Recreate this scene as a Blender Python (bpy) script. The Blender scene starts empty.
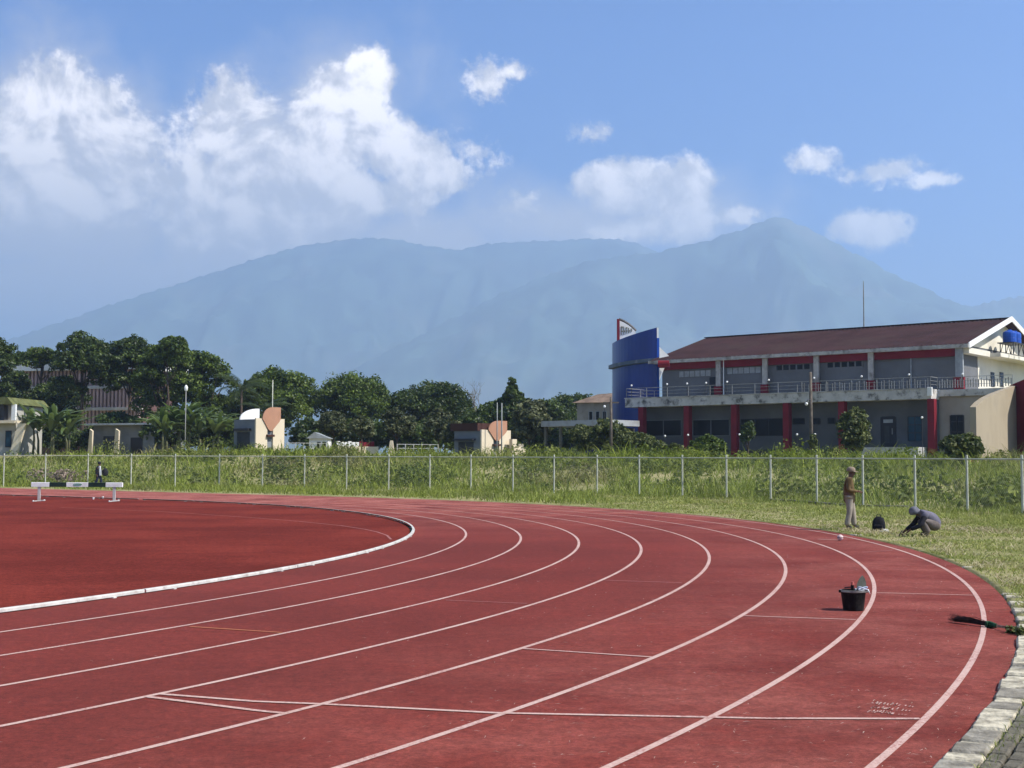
import bpy, math, random
import numpy as np
from mathutils import noise as mnoise
from mathutils import Vector, Matrix, Euler

random.seed(7)
RNG = np.random.default_rng(7)
scene = bpy.context.scene
COL = scene.collection
SKYS, HAZEC, HAZED, HAZEG = 0.088, (0.50, 0.69, 1.0, 1), 2.1e-4, 0.33
R = math.radians

# ------------------------------------------------------------------ camera
CAMZ = 1.609
FPX = 1331.4
PITCH = 0.060
ROLL = 0.0036
cam_d = bpy.data.cameras.new('camera')
cam_d.sensor_width = 36.0
cam_d.lens = FPX / 1024 * 36.0
cam_d.clip_start = 0.1
cam_d.clip_end = 60000
cam = bpy.data.objects.new('camera', cam_d)
COL.objects.link(cam)
cam.location = (0, 0, CAMZ)
cam.rotation_euler = (Matrix.Rotation(math.pi / 2 + PITCH, 4, 'X') @ Matrix.Rotation(ROLL, 4, 'Z')).to_euler()
scene.camera = cam
scene.render.resolution_x = 1024
scene.render.resolution_y = 768


def ray(px, py):
    u, v = (px - 512) / FPX, (py - 384) / FPX
    c, s = math.cos(-ROLL), math.sin(-ROLL)
    u, v = c * u - s * v, s * u + c * v
    return u, math.cos(PITCH) + v * math.sin(PITCH), math.sin(PITCH) - v * math.cos(PITCH)


def at(px, py, Y):
    """measured point of the photograph at depth Y metres"""
    dx, dy, dz = ray(px, py)
    t = Y / dy
    return Vector((dx * t, Y, CAMZ + dz * t))


def onground(px, py, z=0.0):
    dx, dy, dz = ray(px, py)
    t = (z - CAMZ) / dz
    return Vector((dx * t, dy * t, z))


def mperpx(Y):
    return Y / FPX


# ------------------------------------------------------------------ render / world
scene.view_settings.view_transform = 'Standard'
scene.view_settings.look = 'None'
scene.view_settings.gamma = 1.0
scene.view_settings.exposure = 0.8
scene.view_settings.use_curve_mapping = False
scene.render.engine = 'CYCLES'
cy = scene.cycles
cy.use_denoising = True
cy.max_bounces = 5
cy.diffuse_bounces = 2
cy.glossy_bounces = 2
cy.transmission_bounces = 3
cy.transparent_max_bounces = 6
cy.volume_bounces = 2
cy.caustics_reflective = False
cy.caustics_refractive = False

SUN_EL, SUN_AZ = R(47), R(110)      # azimuth measured from +Y towards +X
sun_d = bpy.data.lights.new('sun', 'SUN')
sun_d.energy = 5.0
sun_d.angle = R(0.5)
sun_d.color = (1.0, 0.945, 0.875)
sun = bpy.data.objects.new('sun', sun_d)
COL.objects.link(sun)
sdir = Vector((math.sin(SUN_AZ) * math.cos(SUN_EL), math.cos(SUN_AZ) * math.cos(SUN_EL), math.sin(SUN_EL)))
sun.rotation_euler = (-sdir).to_track_quat('-Z', 'Y').to_euler()
sun.location = (30, 10, 60)


# ------------------------------------------------------------------ node helpers
class NT:
    def __init__(self, tree):
        self.t = tree
        self.n = tree.nodes
        self.l = tree.links

    def new(self, typ, **kw):
        nd = self.n.new(typ)
        for k, v in kw.items():
            setattr(nd, k, v)
        return nd

    def setin(self, sock, val):
        if val is None:
            return
        if hasattr(val, 'links') or hasattr(val, 'is_output'):
            self.l.new(val, sock)
        else:
            sock.default_value = val

    def math(self, op, a, b=None, c=None, clamp=False):
        nd = self.new('ShaderNodeMath', operation=op)
        nd.use_clamp = clamp
        self.setin(nd.inputs[0], a)
        self.setin(nd.inputs[1], b)
        if c is not None:
            self.setin(nd.inputs[2], c)
        return nd.outputs[0]

    def vmath(self, op, a, b=None):
        nd = self.new('ShaderNodeVectorMath', operation=op)
        self.setin(nd.inputs[0], a)
        if b is not None:
            self.setin(nd.inputs[1], b)
        return nd.outputs['Value'] if op in ('LENGTH', 'DOT_PRODUCT', 'DISTANCE') else nd.outputs[0]

    def smooth(self, x, lo, hi, a=0.0, b=1.0):
        nd = self.new('ShaderNodeMapRange', interpolation_type='SMOOTHSTEP')
        self.setin(nd.inputs[0], x)
        nd.inputs[1].default_value = lo
        nd.inputs[2].default_value = hi
        nd.inputs[3].default_value = a
        nd.inputs[4].default_value = b
        return nd.outputs[0]

    def noise(self, vec, scale, detail=4, rough=0.55, out='Fac', dist=0.0):
        nd = self.new('ShaderNodeTexNoise')
        if vec is not None:
            self.l.new(vec, nd.inputs['Vector'])
        nd.inputs['Scale'].default_value = scale
        nd.inputs['Detail'].default_value = detail
        nd.inputs['Roughness'].default_value = rough
        nd.inputs['Distortion'].default_value = dist
        return nd.outputs[out]

    def mixc(self, fac, a, b, blend='MIX'):
        nd = self.new('ShaderNodeMix', data_type='RGBA', blend_type=blend)
        self.setin(nd.inputs[0], fac)
        for s, v in ((nd.inputs[6], a), (nd.inputs[7], b)):
            if isinstance(v, (tuple, list)):
                v = tuple(v) + (1,) if len(v) == 3 else tuple(v)
            self.setin(s, v)
        return nd.outputs[2]


# ------------------------------------------------------------------ sky with clouds
world = bpy.data.worlds.new('World')
scene.world = world
world.use_nodes = True
W = NT(world.node_tree)
W.n.clear()
sky = W.new('ShaderNodeTexSky', sky_type='NISHITA')
sky.sun_disc = False
sky.sun_elevation = SUN_EL
sky.sun_rotation = SUN_AZ
sky.air_density = 1.0
sky.dust_density = 0.2
sky.ozone_density = 4.0
bg_sky = W.new('ShaderNodeBackground')
bg_sky.inputs['Strength'].default_value = SKYS
sky_c = W.mixc(1.0, sky.outputs[0], (0.02, 0.44, 0.98), 'MULTIPLY')
bg_sky_in = bg_sky.inputs['Color']
tc = W.new('ShaderNodeTexCoord')
gen = tc.outputs['Generated']
sep = W.new('ShaderNodeSeparateXYZ')
W.l.new(gen, sep.inputs[0])
az = W.math('MULTIPLY', W.math('ARCTAN2', sep.outputs[0], sep.outputs[1]), 57.29578)
el = W.math('MULTIPLY', W.math('ARCSINE', sep.outputs[2]), 57.29578)
W.l.new(W.mixc(W.smooth(el, 17.5, 38.0), sky_c, W.mixc(1.0, sky_c, (0.35, 0.16, 0.10), 'MULTIPLY')), bg_sky_in)
comb = W.new('ShaderNodeCombineXYZ')
W.l.new(az, comb.inputs[0])
W.l.new(el, comb.inputs[1])
ang = comb.outputs[0]


def azel(px, py):
    dx, dy, dz = ray(px, py)
    return math.degrees(math.atan2(dx, dy)), math.degrees(math.atan2(dz, math.hypot(dx, dy)))


DEG = math.degrees(1 / FPX)


def blob_field(blobs):
    cur = None
    for px, py, rx, ry, k in blobs:
        a, e = azel(px, py)
        d = W.vmath('LENGTH', W.vmath('MULTIPLY', W.vmath('SUBTRACT', ang, (a, e, 0)), (1 / (rx * DEG), 1 / (ry * DEG), 0)))
        f = W.math('MULTIPLY_ADD', d, -k, k)
        cur = f if cur is None else W.math('MAXIMUM', cur, f)
    return cur


CUMULUS = [  # azimuth, elevation and size of each heap, strength
    (66, 112, 74, 62, 1.0), (20, 140, 60, 50, .9), (120, 190, 60, 36, .7), (45, 215, 74, 40, .75),
    (228, 128, 62, 62, 1.0), (195, 200, 66, 50, 1.0), (150, 180, 44, 28, .8),
    (374, 78, 34, 42, .95), (345, 118, 60, 58, 1.05), (400, 150, 56, 48, 1.05), (440, 178, 42, 26, .95), (300, 190, 100, 60, .75),
    (350, 200, 90, 46, .85), (250, 215, 120, 44, .75), (100, 150, 90, 60, .72), (270, 178, 130, 52, .9), (60, 190, 120, 50, .8), (400, 195, 70, 36, .7),
    (628, 190, 66, 44, 1.0), (684, 200, 46, 50, 1.0), (595, 182, 46, 32, .8), (740, 214, 48, 20, .62), (640, 225, 80, 28, .62),
    (488, 82, 34, 30, .52), (510, 72, 30, 14, .45), (597, 134, 40, 22, .52), (518, 205, 34, 22, .5), (480, 150, 30, 22, .4),
    (817, 161, 36, 17, .56), (880, 172, 62, 17, .64), (934, 179, 42, 13, .58), (868, 227, 58, 18, .58),
]
VEIL = [(60, 230, 240, 90, 1.0), (260, 235, 240, 80, 1.0), (60, 130, 140, 110, .8), (250, 150, 130, 100, .6), (410, 250, 160, 70, .9),
        (560, 225, 190, 60, .75), (690, 215, 130, 50, .7), (100, 285, 330, 70, 1.0), (350, 95, 120, 80, .5)]
n_big = W.noise(gen, 17, 9, 0.60, dist=0.25)
n_sh = W.noise(W.vmath('ADD', gen, (0.008, 0.0, 0.010)), 17, 9, 0.60, dist=0.25)
n_med = W.noise(gen, 48, 9, 0.66, dist=0.4)
n_fine = W.noise(gen, 130, 6, 0.7)
fld = blob_field(CUMULUS)
dens = W.math('ADD', W.math('MULTIPLY', fld, 1.25), W.math('MULTIPLY_ADD', n_big, 1.7, -0.85))
dens = W.math('ADD', dens, W.math('MULTIPLY_ADD', n_med, 0.8, -0.40))
dens = W.math('ADD', dens, W.math('MULTIPLY_ADD', n_fine, 0.7, -0.35))
cum_a = W.smooth(dens, 0.06, 0.48)
relief = W.math('SUBTRACT', n_big, n_sh)
lit = W.smooth(W.math('ADD', W.math('MULTIPLY', relief, 4.2), W.math('MULTIPLY', dens, 0.50)), -0.15, 0.80)
# heaps are grey-blue towards their flat base
low = W.smooth(el, 9.0, 15.5)
lit = W.math('MULTIPLY', lit, W.math('MULTIPLY_ADD', low, 0.55, 0.45))
cloud_c = W.mixc(lit, (0.60, 0.55, 0.50), (1.40, 1.27, 1.13))
veil_f = blob_field(VEIL)
veil_a = W.math('MULTIPLY', W.smooth(W.math('ADD', veil_f, W.math('MULTIPLY_ADD', n_big, 0.9, -0.45)), -0.10, 0.70), 0.88)
bg_cloud = W.new('ShaderNodeBackground')
W.l.new(cloud_c, bg_cloud.inputs['Color'])
bg_cloud.inputs['Strength'].default_value = 1.0
bg_veil = W.new('ShaderNodeBackground')
bg_veil.inputs['Color'].default_value = (0.64, 0.565, 0.47, 1)
bg_veil.inputs['Strength'].default_value = 1.0
mx1 = W.new('ShaderNodeMixShader')
W.l.new(veil_a, mx1.inputs[0])
W.l.new(bg_sky.outputs[0], mx1.inputs[1])
W.l.new(bg_veil.outputs[0], mx1.inputs[2])
mx2 = W.new('ShaderNodeMixShader')
W.l.new(cum_a, mx2.inputs[0])
W.l.new(mx1.outputs[0], mx2.inputs[1])
W.l.new(bg_cloud.outputs[0], mx2.inputs[2])
wo = W.new('ShaderNodeOutputWorld')
W.l.new(mx2.outputs[0], wo.inputs['Surface'])
world.cycles.sampling_method = 'MANUAL'
world.cycles.sample_map_resolution = 512

# ------------------------------------------------------------------ materials
MATS = {}


def mat(name, base, rough=0.7, metal=0.0, var=0.0, vscale=3.0, stain=None, sscale=0.6, samt=0.0, bump=0.0, bscale=40, spec=0.15, coords='Object', detail=4):
    """plain surface with colour variation, stains of their own colour, and a fine bump"""
    if name in MATS:
        return MATS[name]
    m = bpy.data.materials.new(name)
    m.use_nodes = True
    T = NT(m.node_tree)
    p = T.n['Principled BSDF']
    p.inputs['Roughness'].default_value = rough
    p.inputs['Metallic'].default_value = metal
    p.inputs['Specular IOR Level'].default_value = spec
    co = T.new('ShaderNodeTexCoord').outputs[coords]
    c = tuple(base) + (1,)
    if var > 0:
        n1 = T.noise(co, vscale, detail)
        lo = tuple(x * (1 - var) for x in base)
        hi = tuple(min(1, x * (1 + var)) for x in base)
        c = T.mixc(T.smooth(n1, 0.3, 0.7), lo, hi)
    if stain is not None:
        n2 = T.noise(co, sscale, 6, 0.65)
        f = T.math('MULTIPLY', T.smooth(n2, 0.48, 0.68), samt)
        c = T.mixc(f, c, stain)
    T.setin(p.inputs['Base Color'], c)
    if bump > 0:
        b = T.new('ShaderNodeBump')
        b.inputs['Strength'].default_value = bump
        b.inputs['Distance'].default_value = 0.02
        T.l.new(T.noise(co, bscale, 4), b.inputs['Height'])
        T.l.new(b.outputs[0], p.inputs['Normal'])
    MATS[name] = m
    return m


def leafmat(name, dark, light, transl=0.3, rough=0.55, patch=None, pscale=0.25):
    """foliage: colour runs with each leaf's own 'tint' value; light passes through"""
    if name in MATS:
        return MATS[name]
    m = bpy.data.materials.new(name)
    m.use_nodes = True
    T = NT(m.node_tree)
    p = T.n['Principled BSDF']
    a = T.new('ShaderNodeAttribute')
    a.attribute_name = 'tint'
    c = T.mixc(a.outputs['Fac'], dark, light)
    if patch is not None:
        geo = T.new('ShaderNodeNewGeometry')
        n = T.noise(geo.outputs['Position'], pscale, 4, 0.6)
        c = T.mixc(T.smooth(n, 0.50, 0.68), c, T.mixc(a.outputs['Fac'], tuple(x * .6 for x in patch), patch))
    T.l.new(c, p.inputs['Base Color'])
    p.inputs['Roughness'].default_value = rough
    p.inputs['Specular IOR Level'].default_value = 0.35
    tr = T.new('ShaderNodeBsdfTranslucent')
    T.l.new(T.mixc(0.5, c, (0.10, 0.16, 0.015)), tr.inputs['Color'])
    mx = T.new('ShaderNodeMixShader')
    mx.inputs[0].default_value = transl
    T.l.new(p.outputs[0], mx.inputs[1])
    T.l.new(tr.outputs[0], mx.inputs[2])
    T.l.new(mx.outputs[0], T.n['Material Output'].inputs['Surface'])
    MATS[name] = m
    return m


# ------------------------------------------------------------------ mesh helpers
class MB:
    def __init__(self):
        self.v = []
        self.f = []

    def add(self, vs, fs, M=None):
        b = len(self.v)
        self.v += [tuple(M @ Vector(p)) if M is not None else tuple(p) for p in vs]
        self.f += [tuple(b + i for i in f) for f in fs]
        return self

    def box(self, x0, x1, y0, y1, z0, z1, M=None, bev=0.0):
        if bev <= 0:
            vs = [(x, y, z) for z in (z0, z1) for y in (y0, y1) for x in (x0, x1)]
            return self.add(vs, [(0, 2, 3, 1), (4, 5, 7, 6), (0, 1, 5, 4), (2, 6, 7, 3), (0, 4, 6, 2), (1, 3, 7, 5)], M)
        b = bev
        oct_ = [(x0 + b, y0), (x1 - b, y0), (x1, y0 + b), (x1, y1 - b), (x1 - b, y1), (x0 + b, y1), (x0, y1 - b), (x0, y0 + b)]
        inn = [(x0 + b, y0 + b), (x1 - b, y0 + b), (x1 - b, y0 + b), (x1 - b, y1 - b), (x1 - b, y1 - b), (x0 + b, y1 - b), (x0 + b, y1 - b), (x0 + b, y0 + b)]
        vs = [(x, y, z0) for x, y in oct_] + [(x, y, z1 - b) for x, y in oct_]
        vs += [(x0 + b, y0 + b, z1), (x1 - b, y0 + b, z1), (x1 - b, y1 - b, z1), (x0 + b, y1 - b, z1)]
        fs = [tuple(range(7, -1, -1))]
        for i in range(8):
            j = (i + 1) % 8
            fs.append((i, j, 8 + j, 8 + i))
        fs += [(8, 9, 17, 16), (9, 10, 17), (10, 11, 18, 17), (11, 12, 18), (12, 13, 19, 18), (13, 14, 19), (14, 15, 16, 19), (15, 8, 16)]
        fs.append((16, 17, 18, 19))
        return self.add(vs, fs, M)

    def tube(self, pts, rad, n=8, M=None, cap=True, close=False):
        pts = [Vector(p) for p in pts]
        if not hasattr(rad, '__len__'):
            rad = [rad] * len(pts)
        vs, fs = [], []
        ref = None
        for i, p in enumerate(pts):
            a = pts[i - 1] if i > 0 else p
            b = pts[i + 1] if i < len(pts) - 1 else p
            t = (b - a).normalized()
            if ref is None:
                ref = Vector((0, 0, 1)) if abs(t.z) < .9 else Vector((1, 0, 0))
            s = t.cross(ref)
            if s.length < 1e-6:
                s = t.cross(Vector((0, 1, 0)))
            s.normalize()
            w = s.cross(t).normalized()
            ref = w
            for k in range(n):
                an = 2 * math.pi * k / n
                vs.append(p + (s * math.cos(an) + w * math.sin(an)) * rad[i])
        for i in range(len(pts) - 1):
            for k in range(n):
                k2 = (k + 1) % n
                fs.append((i * n + k, i * n + k2, (i + 1) * n + k2, (i + 1) * n + k))
        if cap:
            fs.append(tuple(range(n - 1, -1, -1)))
            fs.append(tuple((len(pts) - 1) * n + k for k in range(n)))
        return self.add(vs, fs, M)

    def lathe(self, prof, n=20, M=None, capb=True, capt=True):
        vs, fs = [], []
        for r, z in prof:
            for k in range(n):
                an = 2 * math.pi * k / n
                vs.append((r * math.cos(an), r * math.sin(an), z))
        for i in range(len(prof) - 1):
            for k in range(n):
                k2 = (k + 1) % n
                fs.append((i * n + k, i * n + k2, (i + 1) * n + k2, (i + 1) * n + k))
        if capb:
            fs.append(tuple(range(n - 1, -1, -1)))
        if capt:
            fs.append(tuple((len(prof) - 1) * n + k for k in range(n)))
        return self.add(vs, fs, M)

    def ball(self, c, r, n=10, m=6, sx=1, sy=1, sz=1):
        prof = []
        for i in range(m + 1):
            a = -math.pi / 2 + math.pi * i / m
            prof.append((max(1e-4, r * math.cos(a)), r * math.sin(a)))
        M = Matrix.Translation(Vector(c)) @ Matrix.Diagonal((sx, sy, sz, 1))
        return self.lathe(prof, n, M)

    def prism(self, poly, d0, d1, axis='y', M=None):
        """poly of (a, b) pairs extruded along axis; a, b are the other two axes in order"""
        def p3(a, b, d):
            return {'x': (d, a, b), 'y': (a, d, b), 'z': (a, b, d)}[axis]
        n = len(poly)
        vs = [p3(a, b, d0) for a, b in poly] + [p3(a, b, d1) for a, b in poly]
        fs = [tuple(range(n)), tuple(range(2 * n - 1, n - 1, -1))]
        for i in range(n):
            j = (i + 1) % n
            fs.append((j, i, n + i, n + j))
        return self.add(vs, fs, M)

    def build(self, name, m, parent=None, smooth=False, recalc=True):
        me = bpy.data.meshes.new(name)
        me.from_pydata(self.v, [], self.f)
        if recalc:
            import bmesh
            bm = bmesh.new()
            bm.from_mesh(me)
            bmesh.ops.recalc_face_normals(bm, faces=bm.faces)
            bm.to_mesh(me)
            bm.free()
        if smooth:
            me.polygons.foreach_set('use_smooth', [True] * len(me.polygons))
        if m is not None:
            me.materials.append(m)
        o = bpy.data.objects.new(name, me)
        COL.objects.link(o)
        if parent is not None:
            o.parent = parent
        return o


def empty(name, loc=(0, 0, 0), rz=0.0, label=None, cat=None, group=None):
    o = bpy.data.objects.new(name, None)
    o.empty_display_size = 0.3
    COL.objects.link(o)
    o.location = loc
    o.rotation_euler = (0, 0, rz)
    tag(o, label, cat, group)
    return o


def tag(o, label=None, cat=None, group=None, kind=None):
    if label:
        o['label'] = label
    if cat:
        o['category'] = cat
    if group:
        o['group'] = group
    if kind:
        o['kind'] = kind
    return o


def copy_tree(o, parent=None):
    c = o.copy()
    COL.objects.link(c)
    if parent is not None:
        c.parent = parent
    for ch in list(o.children):
        copy_tree(ch, c)
    return c


def npmesh(name, verts, faces_quads=None, tris=None, m=None, tint=None, parent=None, smooth=False):
    """fast mesh from numpy arrays"""
    me = bpy.data.meshes.new(name)
    verts = np.asarray(verts, dtype=np.float32).reshape(-1, 3)
    nq = 0 if faces_quads is None else len(faces_quads)
    nt = 0 if tris is None else len(tris)
    me.vertices.add(len(verts))
    me.vertices.foreach_set('co', verts.ravel())
    loops = []
    starts = []
    if nq:
        loops.append(np.asarray(faces_quads, dtype=np.int32).ravel())
        starts.append(np.arange(nq, dtype=np.int32) * 4)
    if nt:
        loops.append(np.asarray(tris, dtype=np.int32).ravel())
        starts.append(np.arange(nt, dtype=np.int32) * 3 + nq * 4)
    loops = np.concatenate(loops)
    starts = np.concatenate(starts)
    me.loops.add(len(loops))
    me.loops.foreach_set('vertex_index', loops)
    me.polygons.add(nq + nt)
    me.polygons.foreach_set('loop_start', starts)
    if smooth:
        me.polygons.foreach_set('use_smooth', np.ones(nq + nt, dtype=bool))
    me.update(calc_edges=True)
    me.validate()
    if tint is not None:
        a = me.attributes.new('tint', 'FLOAT', 'POINT')
        a.data.foreach_set('value', np.asarray(tint, dtype=np.float32))
    if m is not None:
        me.materials.append(m)
    o = bpy.data.objects.new(name, me)
    COL.objects.link(o)
    if parent is not None:
        o.parent = parent
    return o


def sstep(a, b, x):
    t = np.clip((np.asarray(x, dtype=float) - a) / (b - a), 0, 1)
    return t * t * (3 - 2 * t)


# ------------------------------------------------------------------ the oval
CX, CY = -38.71, 29.27
ANG = -3.815 + 2 * math.pi
DV = np.array([math.cos(ANG), math.sin(ANG)])
STR = 84.39
R0, LANE, ROUT = 36.5, 1.22, 46.54


def sdist(x, y):
    """metres outside the outer edge of the track"""
    rx, ry = np.asarray(x) - CX, np.asarray(y) - CY
    al = np.clip(rx * DV[0] + ry * DV[1], 0, STR)
    return np.hypot(rx - al * DV[0], ry - al * DV[1]) - ROUT


def bumps(x, y):
    return (np.sin(x * .31 + 1.3) * np.cos(y * .27 - .4) * .5 + np.sin(x * .83 - y * .61) * .3 + np.cos(x * 1.7 + y * 1.3 + 2) * .2)


def ter(x, y):
    s = sdist(x, y)
    x = np.asarray(x, dtype=float)
    hm = 2.40 - 0.62 * sstep(-24, -2, x) - 0.22 * sstep(2, 24, x)
    z = sstep(8.5, 34, s) * hm
    z = z + bumps(x, np.asarray(y, dtype=float)) * 0.10 * sstep(4, 14, s) * (1 - sstep(120, 200, s))
    z = z + np.where(s > 0.03, 0.012 + .01 * sstep(.05, 1.2, s), -0.055)
    return z


def outline(step_arc=0.5, step_str=6):
    """base points and normals once round the oval"""
    out = []
    for i in range(int(180 / step_arc) + 1):
        t = ANG + math.pi / 2 + R(i * step_arc)
        out.append((CX, CY, math.cos(t), math.sin(t)))
    t = ANG - math.pi / 2
    n = int(STR / step_str)
    for i in range(1, n + 1):
        out.append((CX + DV[0] * STR * i / n, CY + DV[1] * STR * i / n, math.cos(t), math.sin(t)))
    for i in range(1, 46):
        t = ANG - math.pi / 2 + R(i * 4)
        out.append((CX + DV[0] * STR, CY + DV[1] * STR, math.cos(t), math.sin(t)))
    for i in range(1, n):
        k = 1 - i / n
        t = ANG + math.pi / 2
        out.append((CX + DV[0] * STR * k, CY + DV[1] * STR * k, math.cos(t), math.sin(t)))
    return np.array(out)


OUT = outline()


def ring_mesh(name, radii, z, m, parent=None, out=None, zfun=None):
    out = OUT if out is None else out
    n, k = len(out), len(radii)
    V = np.zeros((n, k, 3))
    for j, r in enumerate(radii):
        V[:, j, 0] = out[:, 0] + out[:, 2] * r
        V[:, j, 1] = out[:, 1] + out[:, 3] * r
        V[:, j, 2] = z
    if zfun is not None:
        V[:, :, 2] = zfun(V[:, :, 0], V[:, :, 1])
    i = np.arange(n)[:, None]
    i2 = (i + 1) % n
    j = np.arange(k - 1)[None, :]
    q = np.stack([i * k + j, i * k + j + 1, i2 * k + j + 1, i2 * k + j], -1).reshape(-1, 4)
    return npmesh(name, V, q, None, m, parent=parent, smooth=zfun is not None)


# ground, one sheet to the horizon
def ground_material():
    m = bpy.data.materials.new('soil_and_grass')
    m.use_nodes = True
    T = NT(m.node_tree)
    p = T.n['Principled BSDF']
    geo = T.new('ShaderNodeNewGeometry').outputs['Position']
    n1 = T.noise(geo, 0.35, 6, 0.6)
    n2 = T.noise(geo, 3.0, 5, 0.6)
    c = T.mixc(T.smooth(n1, .35, .65), (0.19, 0.20, 0.06), (0.36, 0.32, 0.16))
    c = T.mixc(T.math('MULTIPLY', T.smooth(n2, .5, .68), .6), c, (0.46, 0.40, 0.26))
    T.l.new(c, p.inputs['Base Color'])
    p.inputs['Roughness'].default_value = 0.95
    p.inputs['Specular IOR Level'].default_value = 0.1
    b = T.new('ShaderNodeBump')
    b.inputs['Strength'].default_value = 0.8
    b.inputs['Distance'].default_value = 0.05
    T.l.new(T.noise(geo, 14, 5, .65), b.inputs['Height'])
    T.l.new(b.outputs[0], p.inputs['Normal'])
    return m


svals = [-46.4, -40, -30, -20, -10.3, -5, -1, -0.2, 0.02, 0.04, .12, .3, .7, 1.5, 2.5, 4] + list(np.arange(5, 40, 1.6)) + \
        [42, 46, 52, 60, 72, 90, 120, 170, 260, 420, 700, 1200, 2200, 4200, 8000, 13000]
ground_obj = ring_mesh('ground', [ROUT + s for s in svals], 0, ground_material(), zfun=ter, out=outline(1.5, 3))
tag(ground_obj, 'grassy ground rising gently beyond the running track', 'ground', kind='structure')


DUST_AND_GRAZE = {'red_rubber': 0.55, 'older_red_rubber': 0.0}
SHEEN = {'red_rubber': 0.14, 'older_red_rubber': 0.03}


def track_material(name, base, dark, spec=0.35):
    m = bpy.data.materials.new(name)
    m.use_nodes = True
    T = NT(m.node_tree)
    p = T.n['Principled BSDF']
    geo = T.new('ShaderNodeNewGeometry').outputs['Position']
    big = T.noise(geo, 0.22, 5, 0.6)
    mid = T.noise(geo, 1.7, 5, 0.65)
    fine = T.noise(geo, 160, 3, 0.7)
    spk = T.noise(geo, 60, 2, 0.6)
    c = T.mixc(T.smooth(big, .36, .66), dark, base)
    c = T.mixc(T.math('MULTIPLY', T.smooth(mid, .5, .72), .22), c, tuple(min(1, x * 1.3 + .012) for x in base))
    # pale dust and wear on outer lanes, plus grazing brightness painted onto the far side
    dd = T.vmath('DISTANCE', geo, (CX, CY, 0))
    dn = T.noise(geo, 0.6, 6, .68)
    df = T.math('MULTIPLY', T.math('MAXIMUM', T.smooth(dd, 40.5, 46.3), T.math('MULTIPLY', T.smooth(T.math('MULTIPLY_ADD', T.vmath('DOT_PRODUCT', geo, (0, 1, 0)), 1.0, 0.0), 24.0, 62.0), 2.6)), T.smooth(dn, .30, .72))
    c = T.mixc(T.math('MULTIPLY', df, DUST_AND_GRAZE[name]), c, (0.37, 0.118, 0.092))
    # streaks and scuffs worn along the lanes
    sc = T.new('ShaderNodeMapping')
    sc.inputs['Scale'].default_value = (0.6, 3.0, 1)
    sc.inputs['Rotation'].default_value = (0, 0, 0.15)
    T.l.new(geo, sc.inputs['Vector'])
    st = T.noise(sc.outputs[0], 0.55, 6, 0.7)
    c = T.mixc(T.math('MULTIPLY', T.smooth(st, .50, .70), .30), c, tuple(x * .62 for x in dark))
    c = T.mixc(T.math('MULTIPLY', T.smooth(fine, .30, .75), .55), tuple(0.5 * x for x in dark), c) if False else c
    mott = T.noise(geo, 9, 5, .75)
    fineb = T.math('MULTIPLY', T.smooth(fine, .3, .7, .66, 1.30), T.math('MULTIPLY', T.smooth(mott, .32, .68, .72, 1.26), T.smooth(T.noise(geo, 30, 5, .85), .36, .64, .66, 1.32)))
    mulv = T.new('ShaderNodeMix', data_type='RGBA', blend_type='MULTIPLY')
    mulv.inputs[0].default_value = 1.0
    T.l.new(c, mulv.inputs[6])
    cr = T.new('ShaderNodeCombineColor')
    for i in range(3):
        T.l.new(fineb, cr.inputs[i])
    T.l.new(cr.outputs[0], mulv.inputs[7])
    c = mulv.outputs[2]
    c = T.mixc(T.math('MULTIPLY', T.smooth(spk, .68, .78), .35), c, (0.36, 0.16, 0.14))
    T.l.new(c, p.inputs['Base Color'])
    p.inputs['Roughness'].default_value = 0.85
    p.inputs['Specular IOR Level'].default_value = spec
    p.inputs['Sheen Weight'].default_value = SHEEN[name]
    p.inputs['Sheen Roughness'].default_value = 0.6
    p.inputs['Sheen Tint'].default_value = (1.0, 0.40, 0.33, 1)
    b = T.new('ShaderNodeBump')
    b.inputs['Strength'].default_value = 0.55
    b.inputs['Distance'].default_value = 0.004
    T.l.new(fine, b.inputs['Height'])
    T.l.new(b.outputs[0], p.inputs['Normal'])
    return m


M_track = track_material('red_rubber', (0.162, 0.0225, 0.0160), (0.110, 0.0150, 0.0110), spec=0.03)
M_infield = track_material('older_red_rubber', (0.192, 0.032, 0.022), (0.122, 0.0195, 0.0140), spec=0.02)


def paint(name, col, worn, amt):
    m = bpy.data.materials.new(name)
    m.use_nodes = True
    T = NT(m.node_tree)
    p = T.n['Principled BSDF']
    geo = T.new('ShaderNodeNewGeometry').outputs['Position']
    a = T.smooth(T.noise(geo, 38, 7, .85), .43, .60)
    b = T.smooth(T.noise(geo, 1.3, 5, .7), .35, .66)
    f = T.math('MULTIPLY', T.math('MULTIPLY_ADD', b, .75, .25), T.math('MULTIPLY', a, amt))
    T.l.new(T.mixc(f, col, worn), p.inputs['Base Color'])
    p.inputs['Roughness'].default_value = 0.7
    p.inputs['Specular IOR Level'].default_value = 0.3
    return m


M_line = paint('worn_white_line', (0.60, 0.42, 0.36), (0.30, 0.085, 0.07), .95)
M_thin = paint('thin_white_line', (0.56, 0.36, 0.31), (0.30, 0.085, 0.07), .9)
M_faint = paint('faded_line', (0.36, 0.15, 0.13), (0.25, 0.065, 0.06), .9)
M_orange = paint('orange_line', (0.46, 0.15, 0.06), (0.30, 0.08, 0.05), .8)

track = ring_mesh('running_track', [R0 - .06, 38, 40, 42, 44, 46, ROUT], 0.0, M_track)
tag(track, 'red rubber running track curving round the bend with white lane lines', 'running track', kind='structure')
for k in range(1, 9):
    r = R0 + LANE * k
    ring_mesh('lane_line', [r - .052, r], 0.004, M_line, track)

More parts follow.
